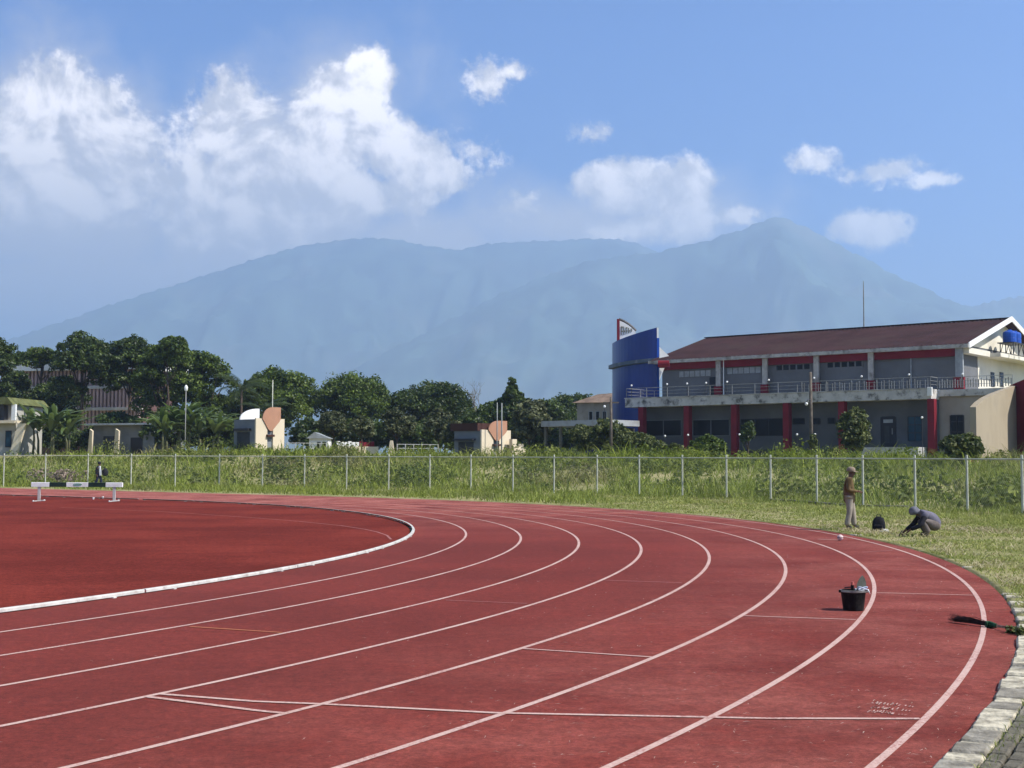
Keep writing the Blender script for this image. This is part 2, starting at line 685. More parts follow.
# red infield inside the kerb
fan = [(CX + DV[0] * 34 + math.cos(ANG + math.pi / 2) * (R0 - .12), CY + DV[1] * 34 + math.sin(ANG + math.pi / 2) * (R0 - .12), 0)]
for i in range(181):
    t = ANG + math.pi / 2 + R(i)
    fan.append((CX + (R0 - .12) * math.cos(t), CY + (R0 - .12) * math.sin(t), 0))
fan.append((CX + DV[0] * 34 - math.cos(ANG + math.pi / 2) * (R0 - .12), CY + DV[1] * 34 - math.sin(ANG + math.pi / 2) * (R0 - .12), 0))
mb = MB()
mb.add([(x, y, -0.003) for x, y, z in fan], [tuple(range(len(fan)))])
infield = mb.build('infield_surface', M_infield, recalc=False)
tag(infield, 'darker red rubber infield inside the white kerb', 'infield', kind='structure')


def strip(name, pts, w, z, m, parent):
    pts = [Vector((p[0], p[1])) for p in pts]
    vs, fs = [], []
    for i, p in enumerate(pts):
        a = pts[max(0, i - 1)]
        b = pts[min(len(pts) - 1, i + 1)]
        t = (b - a).normalized()
        n = Vector((-t.y, t.x)) * w / 2
        vs += [(p.x + n.x, p.y + n.y, z), (p.x - n.x, p.y - n.y, z)]
    for i in range(len(pts) - 1):
        fs.append((2 * i, 2 * i + 1, 2 * i + 3, 2 * i + 2))
    mb = MB()
    mb.add(vs, fs)
    return mb.build(name, m, parent, recalc=False)


def gpts(*pp):
    return [onground(x, y) for x, y in pp]


strip('start_line', gpts((160, 694.5), (256, 702), (321, 704.5), (496, 713.5), (768, 719), (920, 719.3)), .05, .0055, M_line, track)
strip('start_line', gpts((145.5, 697), (256, 711), (283, 713.7)), .05, .0055, M_line, track)
strip('start_line', gpts((523, 649), (652, 657.5)), .045, .0055, M_thin, track)
strip('start_line', gpts((744.5, 616), (768, 617), (856, 620)), .045, .0055, M_thin, track)
strip('start_line', gpts((877, 593), (975, 595.6)), .045, .0055, M_thin, track)
strip('faded_start_line', gpts((604.5, 580.5), (682, 583)), .04, .0055, M_faint, track)
strip('faded_start_line', gpts((446, 600.5), (527, 603.8)), .035, .0055, M_faint, track)
strip('faded_start_line', gpts((818, 539.3), (838, 540.2)), .09, .0055, M_thin, track)
strip('faded_start_line', gpts((862, 552.5), (893, 550.5)), .05, .0055, M_faint, track)
strip('orange_mark', gpts((190, 627), (282, 633)), .045, .0055, M_orange, track)
strip('infield_line', gpts((60, 507.5), (160, 511.5), (256, 518), (300, 521.5), (341, 525.7), (364, 529.2), (377, 532), (387, 535.5), (391, 539.5)), .05, .004, M_faint, infield)

# stencilled rows of small letters beside the outer start line
mb = MB()
lrng = random.Random(3)
for row, (x0, y0, x1, y1) in enumerate([(870, 704.6, 915, 708.2), (869, 708.8, 911.5, 712.4), (866.5, 713.0, 907.5, 716.3)]):
    a, b = onground(x0, y0), onground(x1, y1)
    u = (b - a).normalized()
    n = Vector((-u.y, u.x, 0))
    L = (b - a).length
    for i in range(12):
        p = a + u * (L * i / 12)
        small = i > 8
        h, w = (.055, .008) if small else (.085, .014)
        if i == 8:
            continue
        for st in range(2 if small else 3):
            o = p + u * (lrng.random() * w * .8) + n * (lrng.random() * h * .7)
            du, dn = (u * w * .9, n * .009) if lrng.random() < .45 else (u * .008, n * h * .7)
            q = [o, o + du, o + du + dn, o + dn]
            bb = len(mb.v)
            mb.v += [(c.x, c.y, .0055) for c in q]
            mb.f.append((bb, bb + 1, bb + 2, bb + 3))
mb.build('stencil_marking', M_line, track, recalc=False)

# raised white kerb of the inner edge
M_kerbw = mat('white_aluminium', (0.60, 0.585, 0.54), .55, var=.12, vscale=6, stain=(.33, .27, .24), sscale=5, samt=.7)
M_kerbin = mat('kerb_inside_shade', (0.035, 0.025, 0.022), .8, var=.3, vscale=5)  # darkened so the colour carries the shade inside the hollow kerb
kerb = empty('track_kerb', (0, 0, 0), 0, 'raised white kerb on small feet edging the red infield', 'kerb')
sec_deg = math.degrees(4.2 / R0)
prof = [(.028, .012), (.035, .012), (.035, .043), (.027, .052), (-.022, .052), (-.022, .044), (.022, .044), (.028, .039)]


def kerb_section(frames):
    vs, fs = [], []
    for bx, by, nx, ny in frames:
        for dr, z in prof:
            vs.append((bx + nx * (R0 - .04 + dr), by + ny * (R0 - .04 + dr), z))
    n = len(prof)
    for i in range(len(frames) - 1):
        for k in range(n):
            k2 = (k + 1) % n
            fs.append((i * n + k, i * n + k2, (i + 1) * n + k2, (i + 1) * n + k))
    fs.append(tuple(range(n)))
    fs.append(tuple((len(frames) - 1) * n + k for k in range(n - 1, -1, -1)))
    mb = MB()
    mb.add(vs, fs)
    for fr in (frames[1], frames[-2]):
        bx, by, nx, ny = fr
        c = Vector((bx + nx * (R0 - .04), by + ny * (R0 - .04), 0))
        M = Matrix.Translation(c) @ Matrix.Rotation(math.atan2(ny, nx), 4, 'Z')
        mb.box(-.055, .055, -.03, .03, 0, .013, M)
    o = mb.build('kerb_section', M_kerbw, kerb, recalc=False)
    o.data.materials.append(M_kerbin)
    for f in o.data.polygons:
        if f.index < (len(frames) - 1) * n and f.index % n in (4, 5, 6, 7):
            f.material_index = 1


t0 = 95.0
while t0 < 181:
    fr = []
    for i in range(8):
        t = ANG + math.pi / 2 + R(min(180, t0 + (sec_deg - .05) * i / 7))
        fr.append((CX, CY, math.cos(t), math.sin(t)))
    if t0 + sec_deg <= 181:
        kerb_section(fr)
    t0 += sec_deg
t0 = 95.0 - sec_deg
while t0 > 20:
    fr = []
    for i in range(8):
        t = ANG + math.pi / 2 + R(t0 + (sec_deg - .05) * i / 7)
        fr.append((CX, CY, math.cos(t), math.sin(t)))
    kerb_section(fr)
    t0 -= sec_deg
for j in range(7):
    t = ANG - math.pi / 2
    fr = []
    for i in range(4):
        d = 4.2 * j + 4.18 * i / 3 + .3
        fr.append((CX + DV[0] * d, CY + DV[1] * d, math.cos(t), math.sin(t)))
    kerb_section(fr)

# outer kerb stones near the camera
M_stone = mat('whitewashed_stone', (0.50, 0.455, 0.35), .9, var=.35, vscale=9, stain=(.20, .18, .14), sscale=6, samt=.95, bump=.8, bscale=30)
M_stone2 = mat('bare_stone', (0.24, 0.22, 0.18), .9, var=.3, vscale=6, stain=(.42, .40, .35), sscale=3, samt=.6, bump=.8, bscale=30)
okerb = empty('edge_kerb', (0, 0, 0), 0, 'row of flaking whitewashed kerb stones along the outer track edge', 'kerb')
tag(okerb, kind='structure')


def th_of(p):
    return math.atan2(p[1] - CY, p[0] - CX)


tA = th_of((1.5, -3.0))
t = tA
krng = random.Random(5)
i = 0
while t < th_of((15.0, 31.0)):
    ln = krng.choice([.14, .2, .28, .42, .36, .24])
    dt = ln / (ROUT + .1)
    jr = ROUT + .108 + krng.uniform(-.007, .007)
    p = Vector((CX + math.cos(t + dt / 2) * jr, CY + math.sin(t + dt / 2) * jr, 0))
    M = Matrix.Translation(p) @ Matrix.Rotation(t + dt / 2 + krng.uniform(-.05, .05), 4, 'Z') @ Matrix.Rotation(krng.uniform(-.04, .04), 4, 'X')
    h = .030 + krng.uniform(-.010, .010)
    d = p.length
    if d > 12.2:
        h = .024 + krng.uniform(-.012, .02)
        if krng.random() < (.50 if d < 18 else .93):
            t += dt
            continue
    w = krng.uniform(.098, .118)
    mb = MB().box(-w, w, -ln / 2 + .008, ln / 2 - .008, -.05, h, M, bev=.018)
    mb.build('kerb_stone', M_stone if krng.random() < (.62 if d < 12 else .95) else M_stone2, okerb)
    t += dt

# block paving in the corner beside the camera
M_pave = mat('grey_block_paving', (0.20, 0.18, 0.14), .9, var=.45, vscale=2.3, stain=(.10, .105, .06), sscale=1.3, samt=.7, bump=.9, bscale=45, detail=6)
mb = MB()
prng = random.Random(11)
bw, bl = .105, .21
for ir in range(0, 40):
    for it in range(-40, 90):
        r = ROUT + .275 + ir * bw
        th0 = th_of((0, 0))
        t = th0 + (it + (.5 if ir % 2 else 0)) * bl / 48.0
        x, y = CX + math.cos(t) * r, CY + math.sin(t) * r
        if not (-4 < y < 11.6 - .8 * prng.random()):
            continue
        M = Matrix.Translation((x, y, prng.uniform(-.006, .006))) @ Matrix.Rotation(t + prng.uniform(-.05, .05), 4, 'Z') @ Matrix.Rotation(prng.uniform(-.03, .03), 4, 'X')
        mb.box(-bw / 2 + .006, bw / 2 - .006, -bl / 2 + .006, bl / 2 - .006, -.03, .05, M, bev=.012)
paving = mb.build('paved_path', M_pave)
tag(paving, 'weathered grey block paving with grassy joints beside the kerb', 'path', kind='structure')

# ------------------------------------------------------------------ mountains and air
M_forest = mat('mountain_forest', (0.050, 0.080, 0.062), .95, var=.55, vscale=0.004, stain=(.17, .165, .13), sscale=0.0016, samt=.6, spec=.05)


def mountain(name, prof, r_ridge, r_foot, label, seed, fall=0.7):
    """prof: pixels of the crest line, turned into bearing and height at distance r_ridge"""
    rg = np.random.default_rng(seed)
    pa = [azel(x, y) for x, y in prof]
    A = np.linspace(pa[0][0], pa[-1][0], 260)
    E = np.interp(A, [p[0] for p in pa], [p[1] for p in pa])
    H = np.tan(np.radians(E)) * r_ridge
    HN = sum(rg.uniform(-1, 1) * 5.0 * np.sin(A * f + rg.uniform(0, 6)) for f in (3.1, 5.3, 8.7, 13, 19))
    H0 = H
    ts = np.concatenate([np.linspace(0, 1, 70), 1 + np.linspace(.02, 1, 16) ** 1.2])
    V = np.zeros((len(A), len(ts), 3))
    ph = rg.uniform(0, 6, 6)
    for j, t in enumerate(ts):
        H = np.maximum(H0 + HN * min(1, t) ** 6, 2)
        r = r_foot + (r_ridge - r_foot) * min(t, 1) + (max(t, 1) - 1) * r_ridge * .5
        sh = t ** 1.45 if t <= 1 else max(0, 1 - (t - 1) / fall)
        a = np.radians(A)
        X_, Y_ = np.sin(a) * r / 1000, np.cos(a) * r / 1000
        rn = np.array([sum(w * (1 - 2 * abs(mnoise.noise((x * f, y * f * .7, ph[0] + f)))) for f, w in ((1.1, .5), (2.3, .3), (4.9, .17), (9.5, .10))) for x, y in zip(X_, Y_)])
        amp = 0.62 * math.sin(math.pi * min(1, t)) if t <= 1 else 0
        z = H * (sh + (amp + .012) * sh * (rn - .35))
        z = np.minimum(z, H * (.2 + .8 * t)) if t <= 1 else z
        V[:, j, 0] = np.sin(a) * r
        V[:, j, 1] = np.cos(a) * r
        V[:, j, 2] = z
    n, k = len(A), len(ts)
    i = np.arange(n - 1)[:, None]
    j = np.arange(k - 1)[None, :]
    q = np.stack([i * k + j, i * k + j + 1, (i + 1) * k + j + 1, (i + 1) * k + j], -1).reshape(-1, 4)
    o = npmesh(name, V, q, None, M_forest, smooth=True)
    return tag(o, label, 'mountain', kind='structure')


mountain('mountain', [(180, 425), (260, 405), (340, 375), (420, 335), (500, 294), (560, 270), (600, 258), (640, 254), (665, 250), (690, 244), (715, 238), (740, 230), (758, 222), (770, 218.5), (780, 217.5),
                      (792, 220), (806, 227), (820, 235), (850, 250), (890, 272), (930, 291), (966, 306), (1000, 318), (1060, 336), (1130, 352), (1200, 380)],
         7600, 5400, 'hazy blue mountain peak rising behind the sports building', 3)
mountain('mountain', [(-420, 390), (-200, 350), (-80, 362), (0, 342), (60, 322), (120, 301), (180, 283), (230, 267), (280, 251), (310, 244), (340, 240), (370, 237), (400, 240), (430, 246),
                      (455, 250), (480, 245), (505, 242), (540, 241), (580, 239), (612, 238), (640, 244), (680, 262), (740, 300), (800, 350)],
         9400, 6800, 'broad hazy mountain ridge fading into cloud above the trees', 5)
mountain('mountain_ridge', [(880, 360), (940, 318), (968, 306), (990, 302), (1024, 295), (1070, 289), (1130, 282), (1250, 275), (1400, 300), (1600, 360)],
         8600, 6200, 'faint far ridge at the right edge behind the peak', 9)

haze_m = bpy.data.materials.new('haze_air')
haze_m.use_nodes = True
T = NT(haze_m.node_tree)
T.n.clear()
pv = T.new('ShaderNodeVolumePrincipled')
pv.inputs['Color'].default_value = HAZEC
pv.inputs['Density'].default_value = HAZED
pv.inputs['Anisotropy'].default_value = HAZEG
mo = T.new('ShaderNodeOutputMaterial')
T.l.new(pv.outputs[0], mo.inputs['Volume'])
mb = MB().box(-15000, 15000, -15000, 15000, -20, 1620)
haze = mb.build('haze', haze_m)
tag(haze, 'pale blue haze in the air before the mountains', 'haze', kind='stuff')

# ------------------------------------------------------------------ fence
M_post = mat('white_painted_pipe', (0.50, 0.51, 0.42), .7, var=.12, vscale=2, stain=(.28, .24, .19), sscale=2.5, samt=.6)
M_wire = mat('galvanised_wire', (0.36, 0.38, 0.38), .5, metal=.4)
post_px = [43, 88, 132, 176, 220, 263, 305, 347, 389, 430, 471, 513, 554, 597, 639, 682, 726, 770, 816, 862, 914, 966, 1021, 1081, 1146]


def march(s, D0=85.0):
    pts = []
    px = post_px[2]
    X, Y = ray(px, 464)[0] * D0, D0
    pts.append((X, Y))
    for q in post_px[3:]:
        k = ray(q, 464)[0]
        # |(kY, Y) - (X0, Y0)| = s, nearer root
        a, b, c = k * k + 1, -2 * (k * X + Y), X * X + Y * Y - s * s
        d = b * b - 4 * a * c
        if d < 0:
            Yn = -b / (2 * a)
        else:
            Yn = (-b - math.sqrt(d)) / (2 * a)
        X, Y = k * Yn, Yn
        pts.append((X, Y))
    return pts


lo, hi = 2.4, 4.2
for _ in range(40):
    s_ = (lo + hi) / 2
    P_ = march(s_)
    if P_[19][1] > 45.0:
        lo = s_
    else:
        hi = s_
fpts = march(s_)
fdx = np.array([p[0] for p in fpts])
fdy = np.array([p[1] for p in fpts])
dr = Vector((fpts[-1][0] - fpts[-3][0], fpts[-1][1] - fpts[-3][1])).normalized() * s_
for i in range(1, 7):
    fpts.append((fpts[-1][0] + dr.x, fpts[-1][1] + dr.y * .8))
# a few more posts to the left at the same spacing
dv = Vector((fpts[0][0] - fpts[2][0], fpts[0][1] - fpts[2][1]))
dv = dv.normalized() * s_
for i in range(1, 7):
    fpts.insert(0, (fpts[0][0] + dv.x, fpts[0][1] + dv.y * .9))
base0 = Vector((fpts[12][0], fpts[12][1], 0))
fence = empty('chain_link_fence', base0, 0, 'long white pipe and wire fence standing between the track and the weedy slope', 'fence')


def loc(p):
    return Vector(p) - base0


tops = []
for i, (x, y) in enumerate(fpts):
    z = float(ter(x, y))
    px = 512 + FPX * x / y
    py = 455.0 + (px - 40) * .0031
    top = at(px, py, y).z + .10
    tops.append(Vector((x, y, top)))
    mb = MB()
    h = top - z + .15
    mb.tube([(0, 0, z - .15), (0, 0, top - .02), (0, 0, top)], [.041, .041, .030], 10)
    mb.tube([(0, 0, top - .16), (0, 0, top - .12)], .052, 10)
    o = mb.build('post', M_post, fence, smooth=False)
    o.location = loc((x, y, 0))
mb = MB()
for a, b in zip(tops[:-1], tops[1:]):
    mb.tube([loc(a) - Vector((0, 0, .14)), loc(b) - Vector((0, 0, .14))], .026, 8)
mb.build('top_rail', M_post, fence)
# chain-link: thin diagonal wires between the posts
mv, mt = [], []
for a, b in zip(tops[:-1], tops[1:]):
    L = (Vector((a.x, a.y)) - Vector((b.x, b.y))).length
    za, zb = float(ter(a.x, a.y)), float(ter(b.x, b.y))
    H = 1.75
    nW = int(L / .12)

    def P(u, v):
        t = u / L
        zt = (a.z - .15) * (1 - t) + (b.z - .15) * t
        return loc((a.x + (b.x - a.x) * t, a.y + (b.y - a.y) * t, zt - H + v))
    for sgn in (1, -1):
        for k in range(-int(H / .12), nW):
            u0 = k * .12
            u1 = u0 + H
            v0, v1 = 0, H
            if u0 < 0:
                v0, u0 = -u0, 0
            if u1 > L:
                v1 = H - (u1 - L)
                u1 = L
            if v1 <= v0 + .01:
                continue
            if sgn < 0:
                p, q = P(L - u0, v0), P(L - u1, v1)
            else:
                p, q = P(u0, v0), P(u1, v1)
            t_ = (q - p).normalized()
            n_ = Vector((0, 0, 1)).cross(t_)
            n_ = n_.normalized() if n_.length > 1e-4 else Vector((1, 0, 0))
            w_ = t_.cross(n_)
            bi = len(mv)
            for e in (p, q):
                mv += [e + n_ * .0011, e - n_ * .0006 + w_ * .0010, e - n_ * .0006 - w_ * .0010]
            mt += [(bi, bi + 1, bi + 4, bi + 3), (bi + 1, bi + 2, bi + 5, bi + 4), (bi + 2, bi, bi + 3, bi + 5)]
npmesh('wire_mesh', [tuple(v) for v in mv], mt, None, M_wire, parent=fence)

# low concrete edge below the right half of the fence
M_conc = mat('weathered_concrete', (0.16, 0.155, 0.125), .95, var=.35, vscale=2, stain=(.05, .055, .035), sscale=2, samt=.9, bump=.5, bscale=20)
mb = MB()
edge_pts = [at(px, 470, float(np.interp(px, [512 + FPX * p[0] / p[1] for p in fpts], [p[1] for p in fpts])) - .55) for px in (772, 800, 830, 862, 890, 908)]
vs, fs = [], []
for i, p in enumerate(edge_pts):
    z = float(ter(p.x, p.y))
    a = edge_pts[max(0, i - 1)]
    b = edge_pts[min(len(edge_pts) - 1, i + 1)]
    t_ = Vector((b.x - a.x, b.y - a.y)).normalized()
    n_ = Vector((-t_.y, t_.x)) * .14
    for sx, zz in ((-1, z - .1), (-1, z + .11), (-.8, z + .13), (.8, z + .13), (1, z + .11), (1, z - .1)):
        vs.append((p.x + n_.x * sx, p.y + n_.y * sx, zz))
for i in range(len(edge_pts) - 1):
    for k in range(6):
        k2 = (k + 1) % 6
        fs.append((i * 6 + k, i * 6 + k2, i * 6 + 6 + k2, i * 6 + 6 + k))
fs += [tuple(range(6)), tuple(range(len(vs) - 1, len(vs) - 7, -1))]
mb.add(vs, fs)
tag(mb.build('concrete_edge', M_conc), 'low stained concrete edge running along the fence foot behind the standing worker', 'drain edge')

# ------------------------------------------------------------------ grass and weeds
M_grass = leafmat('verge_blades', (0.130, 0.175, 0.034), (0.440, 0.460, 0.130), .35, .7, patch=(0.52, 0.47, 0.24), pscale=.5)
M_lush = leafmat('lush_blades', (0.100, 0.140, 0.022), (0.340, 0.390, 0.070), .40, .55, patch=(0.15, 0.165, 0.055), pscale=.35)
M_weed = leafmat('weed_leaves', (0.052, 0.082, 0.012), (0.270, 0.310, 0.052), .34, .7, patch=(0.20, 0.18, 0.085), pscale=.10)
M_dry = leafmat('dry_stalks', (0.32, 0.26, 0.15), (0.58, 0.50, 0.32), .25, .8)


def blades(name, P, H, Wd, lean, tint, m, label):
    n = len(P)
    a = RNG.uniform(0, 2 * math.pi, n)
    la = RNG.uniform(0, 2 * math.pi, n)
    d = np.stack([np.cos(a), np.sin(a), np.zeros(n)], 1) * Wd[:, None] / 2
    l = np.stack([np.cos(la), np.sin(la), np.zeros(n)], 1) * (lean * H)[:, None]
    up = np.array([0, 0, 1.0])
    mid = P + l * .32 + up * (H * .58)[:, None]
    tip = P + l + up * (H * (1 - .25 * lean))[:, None]
    V = np.stack([P - d, P + d, mid + d * .75, mid - d * .75, tip], 1).reshape(-1, 3)
    b = np.arange(n)[:, None] * 5
    q = b + np.array([[0, 1, 2, 3]])
    t = b + np.array([[3, 2, 4]])
    o = npmesh(name, V, q, t, m, np.repeat(tint, 5))
    return tag(o, label, None, kind='stuff')


def scatter(n, px0, px1, d0, d1, power=1.0):
    """ground points spread evenly over the view, denser towards the camera when power > 1"""
    px = RNG.uniform(px0, px1, n)
    D = d0 + (d1 - d0) * RNG.uniform(0, 1, n) ** power
    X = (px - 512) / FPX * D
    return X, D


def fence_gap(x, y):
    """metres beyond the fence line (negative: on the track side), along the bearing"""
    px = 512 + FPX * np.asarray(x) / np.asarray(y)
    fp = np.array([512 + FPX * p[0] / p[1] for p in fpts])
    return np.asarray(y) - np.interp(px, fp, np.array([p[1] for p in fpts]))


def patchy(x, y, f, seed):
    return np.array([mnoise.fractal((a * f + seed, b * f, seed), .6, 2.0, 4) for a, b in zip(x, y)])


# 1 short worn verge between track and fence on the right
X, Y = scatter(330000, 560, 1420, 9.5, 66, 1.45)
s = sdist(X, Y)
pn = patchy(X, Y, .5, 3.1)
keep = (s > np.where(Y > 12.2, .06, .28) + .12 * RNG.random(len(X))) & (fence_gap(X, Y) < .3) & ~((Y < 11.4) & (s > .2)) & (RNG.random(len(X)) < np.clip(.72 + pn * .6, .12, 1))
X, Y, s, pn = X[keep], Y[keep], s[keep], pn[keep]
H = RNG.uniform(.035, .10, len(X)) * (1 + .5 * np.clip(pn, -1, 1)) * (1 + 1.3 * sstep(2.5, 6.0, s))
Wd = (.006 + .00042 * Y) * RNG.uniform(.6, 1.3, len(X))
blades('verge_grass', np.stack([X, Y, ter(X, Y) - .01], 1), H, Wd, RNG.uniform(.6, 2.3, len(X)), np.clip(RNG.normal(.5, .28, len(X)) + .2 * pn, 0, 1), M_grass, 'short worn grass on the verge between track and fence')

# straw lying about on the near verge
X, Y = scatter(60000, 800, 1300, 10.5, 40, 1.25)
s = sdist(X, Y)
pn = patchy(X, Y, .6, 9.7)
keep = (s > .12) & (s < 6.0) & ((Y > 12) | (s < .3)) & (RNG.random(len(X)) < np.clip(.26 - .07 * s + pn * .8, 0, 1))
X, Y = X[keep], Y[keep]
H = RNG.uniform(.04, .13, len(X))
blades('dry_straw', np.stack([X, Y, ter(X, Y) + .035], 1), H, .006 + .0004 * Y, RNG.uniform(1.6, 3.5, len(X)), RNG.random(len(X)), M_dry, 'dry straw lying on the grass verge')

# 2 bright taller grass in front of and under the fence
X, Y = scatter(150000, -120, 1330, 36, 93, 1.0)
s = sdist(X, Y)
g = fence_gap(X, Y)
pn = patchy(X, Y, .35, 5.5)
edge = np.where(X > 4, sstep(-3.6, -1.0, g), sstep(.15, .9, s))
keep = (s > .1) & (g < 3.0) & (RNG.random(len(X)) < edge * np.clip(.75 + pn * .7, .1, 1))
X, Y, s, g, pn = X[keep], Y[keep], s[keep], g[keep], pn[keep]
H = RNG.uniform(.14, .42, len(X)) * (1 + .6 * np.clip(pn, -.8, 1)) * np.where(s < 1.2, .4, 1)
Wd = (.010 + .00042 * Y) * RNG.uniform(.6, 1.3, len(X))
blades('fence_grass', np.stack([X, Y, ter(X, Y) - .02], 1), H, Wd, RNG.uniform(.3, 1.3, len(X)), np.clip(RNG.normal(.6, .25, len(X)) + .25 * pn, 0, 1), M_lush, 'bright green grass growing along the fence foot')

# 3 tall grass on the slope behind the fence
X, Y = scatter(185000, -120, 1330, 40, 128, 1.25)
s = sdist(X, Y)
g = fence_gap(X, Y)
pn = patchy(X, Y, .17, 1.5)
keep = (g > .5) & (s < 52) & (RNG.random(len(X)) < np.clip(.7 + pn * .9, .05, 1))
X, Y, s, g, pn = X[keep], Y[keep], s[keep], g[keep], pn[keep]
p2n = patchy(X, Y, .42, 4.4)
H = RNG.uniform(.18, .58, len(X)) * (1 + .6 * np.clip(pn, -.8, 1)) * (1 + 1.5 * sstep(.18, .5, p2n))
Wd = (.012 + .0005 * Y) * RNG.uniform(.6, 1.4, len(X))
blades('slope_grass', np.stack([X, Y, ter(X, Y) - .02], 1), H, Wd, RNG.uniform(.3, 1.5, len(X)), np.clip(RNG.normal(.52, .25, len(X)) + .2 * pn, 0, 1), leafmat('slope_blades', (0.090, 0.135, 0.016), (0.340, 0.400, 0.055), .42, .7, patch=(0.38, 0.33, 0.15), pscale=.10), 'tall rough grass on the slope beyond the fence')


def leafcloud(C, Rr, N, size, tint, tjit=.15):
    """leaf quads scattered in clumps: C centres (k,3), Rr radii (k,3), N leaves per clump"""
    k = len(C)
    n = k * N
    d = RNG.normal(size=(n, 3))
    d /= np.linalg.norm(d, axis=1)[:, None]
    rr = RNG.uniform(.45, 1.0, n) ** .6
    P = np.repeat(C, N, 0) + d * np.repeat(Rr, N, 0) * rr[:, None]
    nrm = d + RNG.normal(size=(n, 3)) * .75 + np.array([0, 0, .35])
    nrm /= np.linalg.norm(nrm, axis=1)[:, None]
    t = np.cross(nrm, RNG.normal(size=(n, 3)))
    t /= np.linalg.norm(t, axis=1)[:, None]
    b = np.cross(nrm, t)
    sz = size * RNG.uniform(.6, 1.35, n)
    tv, bv = t * sz[:, None] * .62, b * sz[:, None] * .40
    V = np.stack([P - tv, P - tv * .1 - bv, P + tv, P - tv * .1 + bv], 1)
    ti = np.clip(np.repeat(tint, N) + RNG.normal(0, tjit, n), 0, 1)
    return V.reshape(-1, 3), np.repeat(ti, 4)


# 4 broad-leaved undergrowth on the slope
X, Y = scatter(4000, -120, 1330, 44, 130, 1.1)
s = sdist(X, Y)
g = fence_gap(X, Y)
pn = patchy(X, Y, .11, 7.5)
keep = (g > 1.8) & (s < 54) & (RNG.random(len(X)) < np.clip(.45 + pn * 1.5, .04, 1))
X, Y, pn = X[keep], Y[keep], pn[keep]
k = len(X)
rh = RNG.uniform(.20, .50, k) * (1 + .6 * np.clip(pn, -.5, 1))
C = np.stack([X, Y, ter(X, Y) + rh * .7], 1)
V, ti = leafcloud(C, np.stack([rh * 1.5, rh * 1.5, rh], 1), 40, .18, np.clip(RNG.normal(.45, .25, k), 0, 1))
bigm = RNG.random(k) < .075
Cb = C[bigm]
rb = RNG.uniform(.6, 1.15, len(Cb))
Cb[:, 2] = ter(Cb[:, 0], Cb[:, 1]) + rb * .55
V2, ti2 = leafcloud(Cb, np.stack([rb * 1.5, rb * 1.5, rb], 1), 230, .17, np.clip(RNG.normal(.4, .2, len(Cb)), 0, 1))
V, ti = np.concatenate([V, V2]), np.concatenate([ti, ti2])
tag(npmesh('undergrowth', V, np.arange(len(V)).reshape(-1, 4), None, M_weed, ti), 'leafy undergrowth and weeds covering the slope beyond the fence', None, kind='stuff')

# grass tufts between the paving blocks and the kerb
X, Y = scatter(26000, 900, 1500, 3.5, 13, 1.0)
s = sdist(X, Y)
pn = patchy(X, Y, 1.3, 2.2)
keep = (((s > .22) & (s < .30)) | ((s > .3) & (s < 4) & (RNG.random(len(X)) < np.clip(.05 + pn * .8, 0, .6)))) & (Y < 12.2)
X, Y = X[keep], Y[keep]
blades('paving_grass', np.stack([X, Y, np.full(len(X), .03)], 1), RNG.uniform(.02, .07, len(X)), np.full(len(X), .007), RNG.uniform(.3, 1.2, len(X)), RNG.random(len(X)), M_grass, 'grass sprouting from the paving joints')

# pale litter scattered over the near lanes
X, Y = scatter(3000, 0, 1030, 6.8, 24, 1.4)
s = sdist(X, Y)
keep = (s < -.05) & (s > -8) & (RNG.random(len(X)) < np.clip(.22 + (X / Y + .1) * 1.6 + .5 * sstep(-1.2, -.1, s), .10, 1))
X, Y = X[keep][:900], Y[keep][:900]
n = len(X)
a = RNG.uniform(-.5, .5, n) + RNG.choice([0, 1.2], n, p=[.8, .2])
ln = RNG.uniform(.008, .034, n)
wd = RNG.uniform(.0012, .0035, n)
u = np.stack([np.cos(a), np.sin(a), np.zeros(n)], 1) * ln[:, None]
w = np.stack([-np.sin(a), np.cos(a), np.zeros(n)], 1) * wd[:, None]
P = np.stack([X, Y, np.full(n, .010)], 1)
lift = np.array([0, 0, 1]) * RNG.uniform(.002, .01, n)[:, None]
V = np.stack([P - u, P - w + lift, P + u, P + w + lift], 1).reshape(-1, 3)
tag(npmesh('leaf_litter', V, np.arange(4 * n).reshape(-1, 4), None, leafmat('litter_bits', (0.30, 0.20, 0.15), (0.62, 0.52, 0.44), .05, .8), np.repeat(RNG.random(n), 4)), 'pale bits of dry leaf scattered over the near lanes', None, kind='stuff')

# ------------------------------------------------------------------ trees
M_bark = mat('bark', (0.075, 0.055, 0.04), .95, var=.3, vscale=3, bump=.6, bscale=12)
M_bark_pale = mat('pale_bark', (0.19, 0.165, 0.14), .95, var=.3, vscale=3)
LEAFS = {
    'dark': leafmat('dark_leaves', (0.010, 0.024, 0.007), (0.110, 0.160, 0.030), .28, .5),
    'mid': leafmat('mid_leaves', (0.013, 0.032, 0.007), (0.175, 0.245, 0.034), .34, .5),
    'bright': leafmat('bright_leaves', (0.026, 0.052, 0.008), (0.115, 0.165, 0.024), .26, .5),
    'grey': leafmat('grey_green_leaves', (0.026, 0.038, 0.016), (0.180, 0.190, 0.085), .22, .7),
    'olive': leafmat('olive_leaves', (0.032, 0.048, 0.012), (0.180, 0.200, 0.060), .26, .6),
}
TREES = []


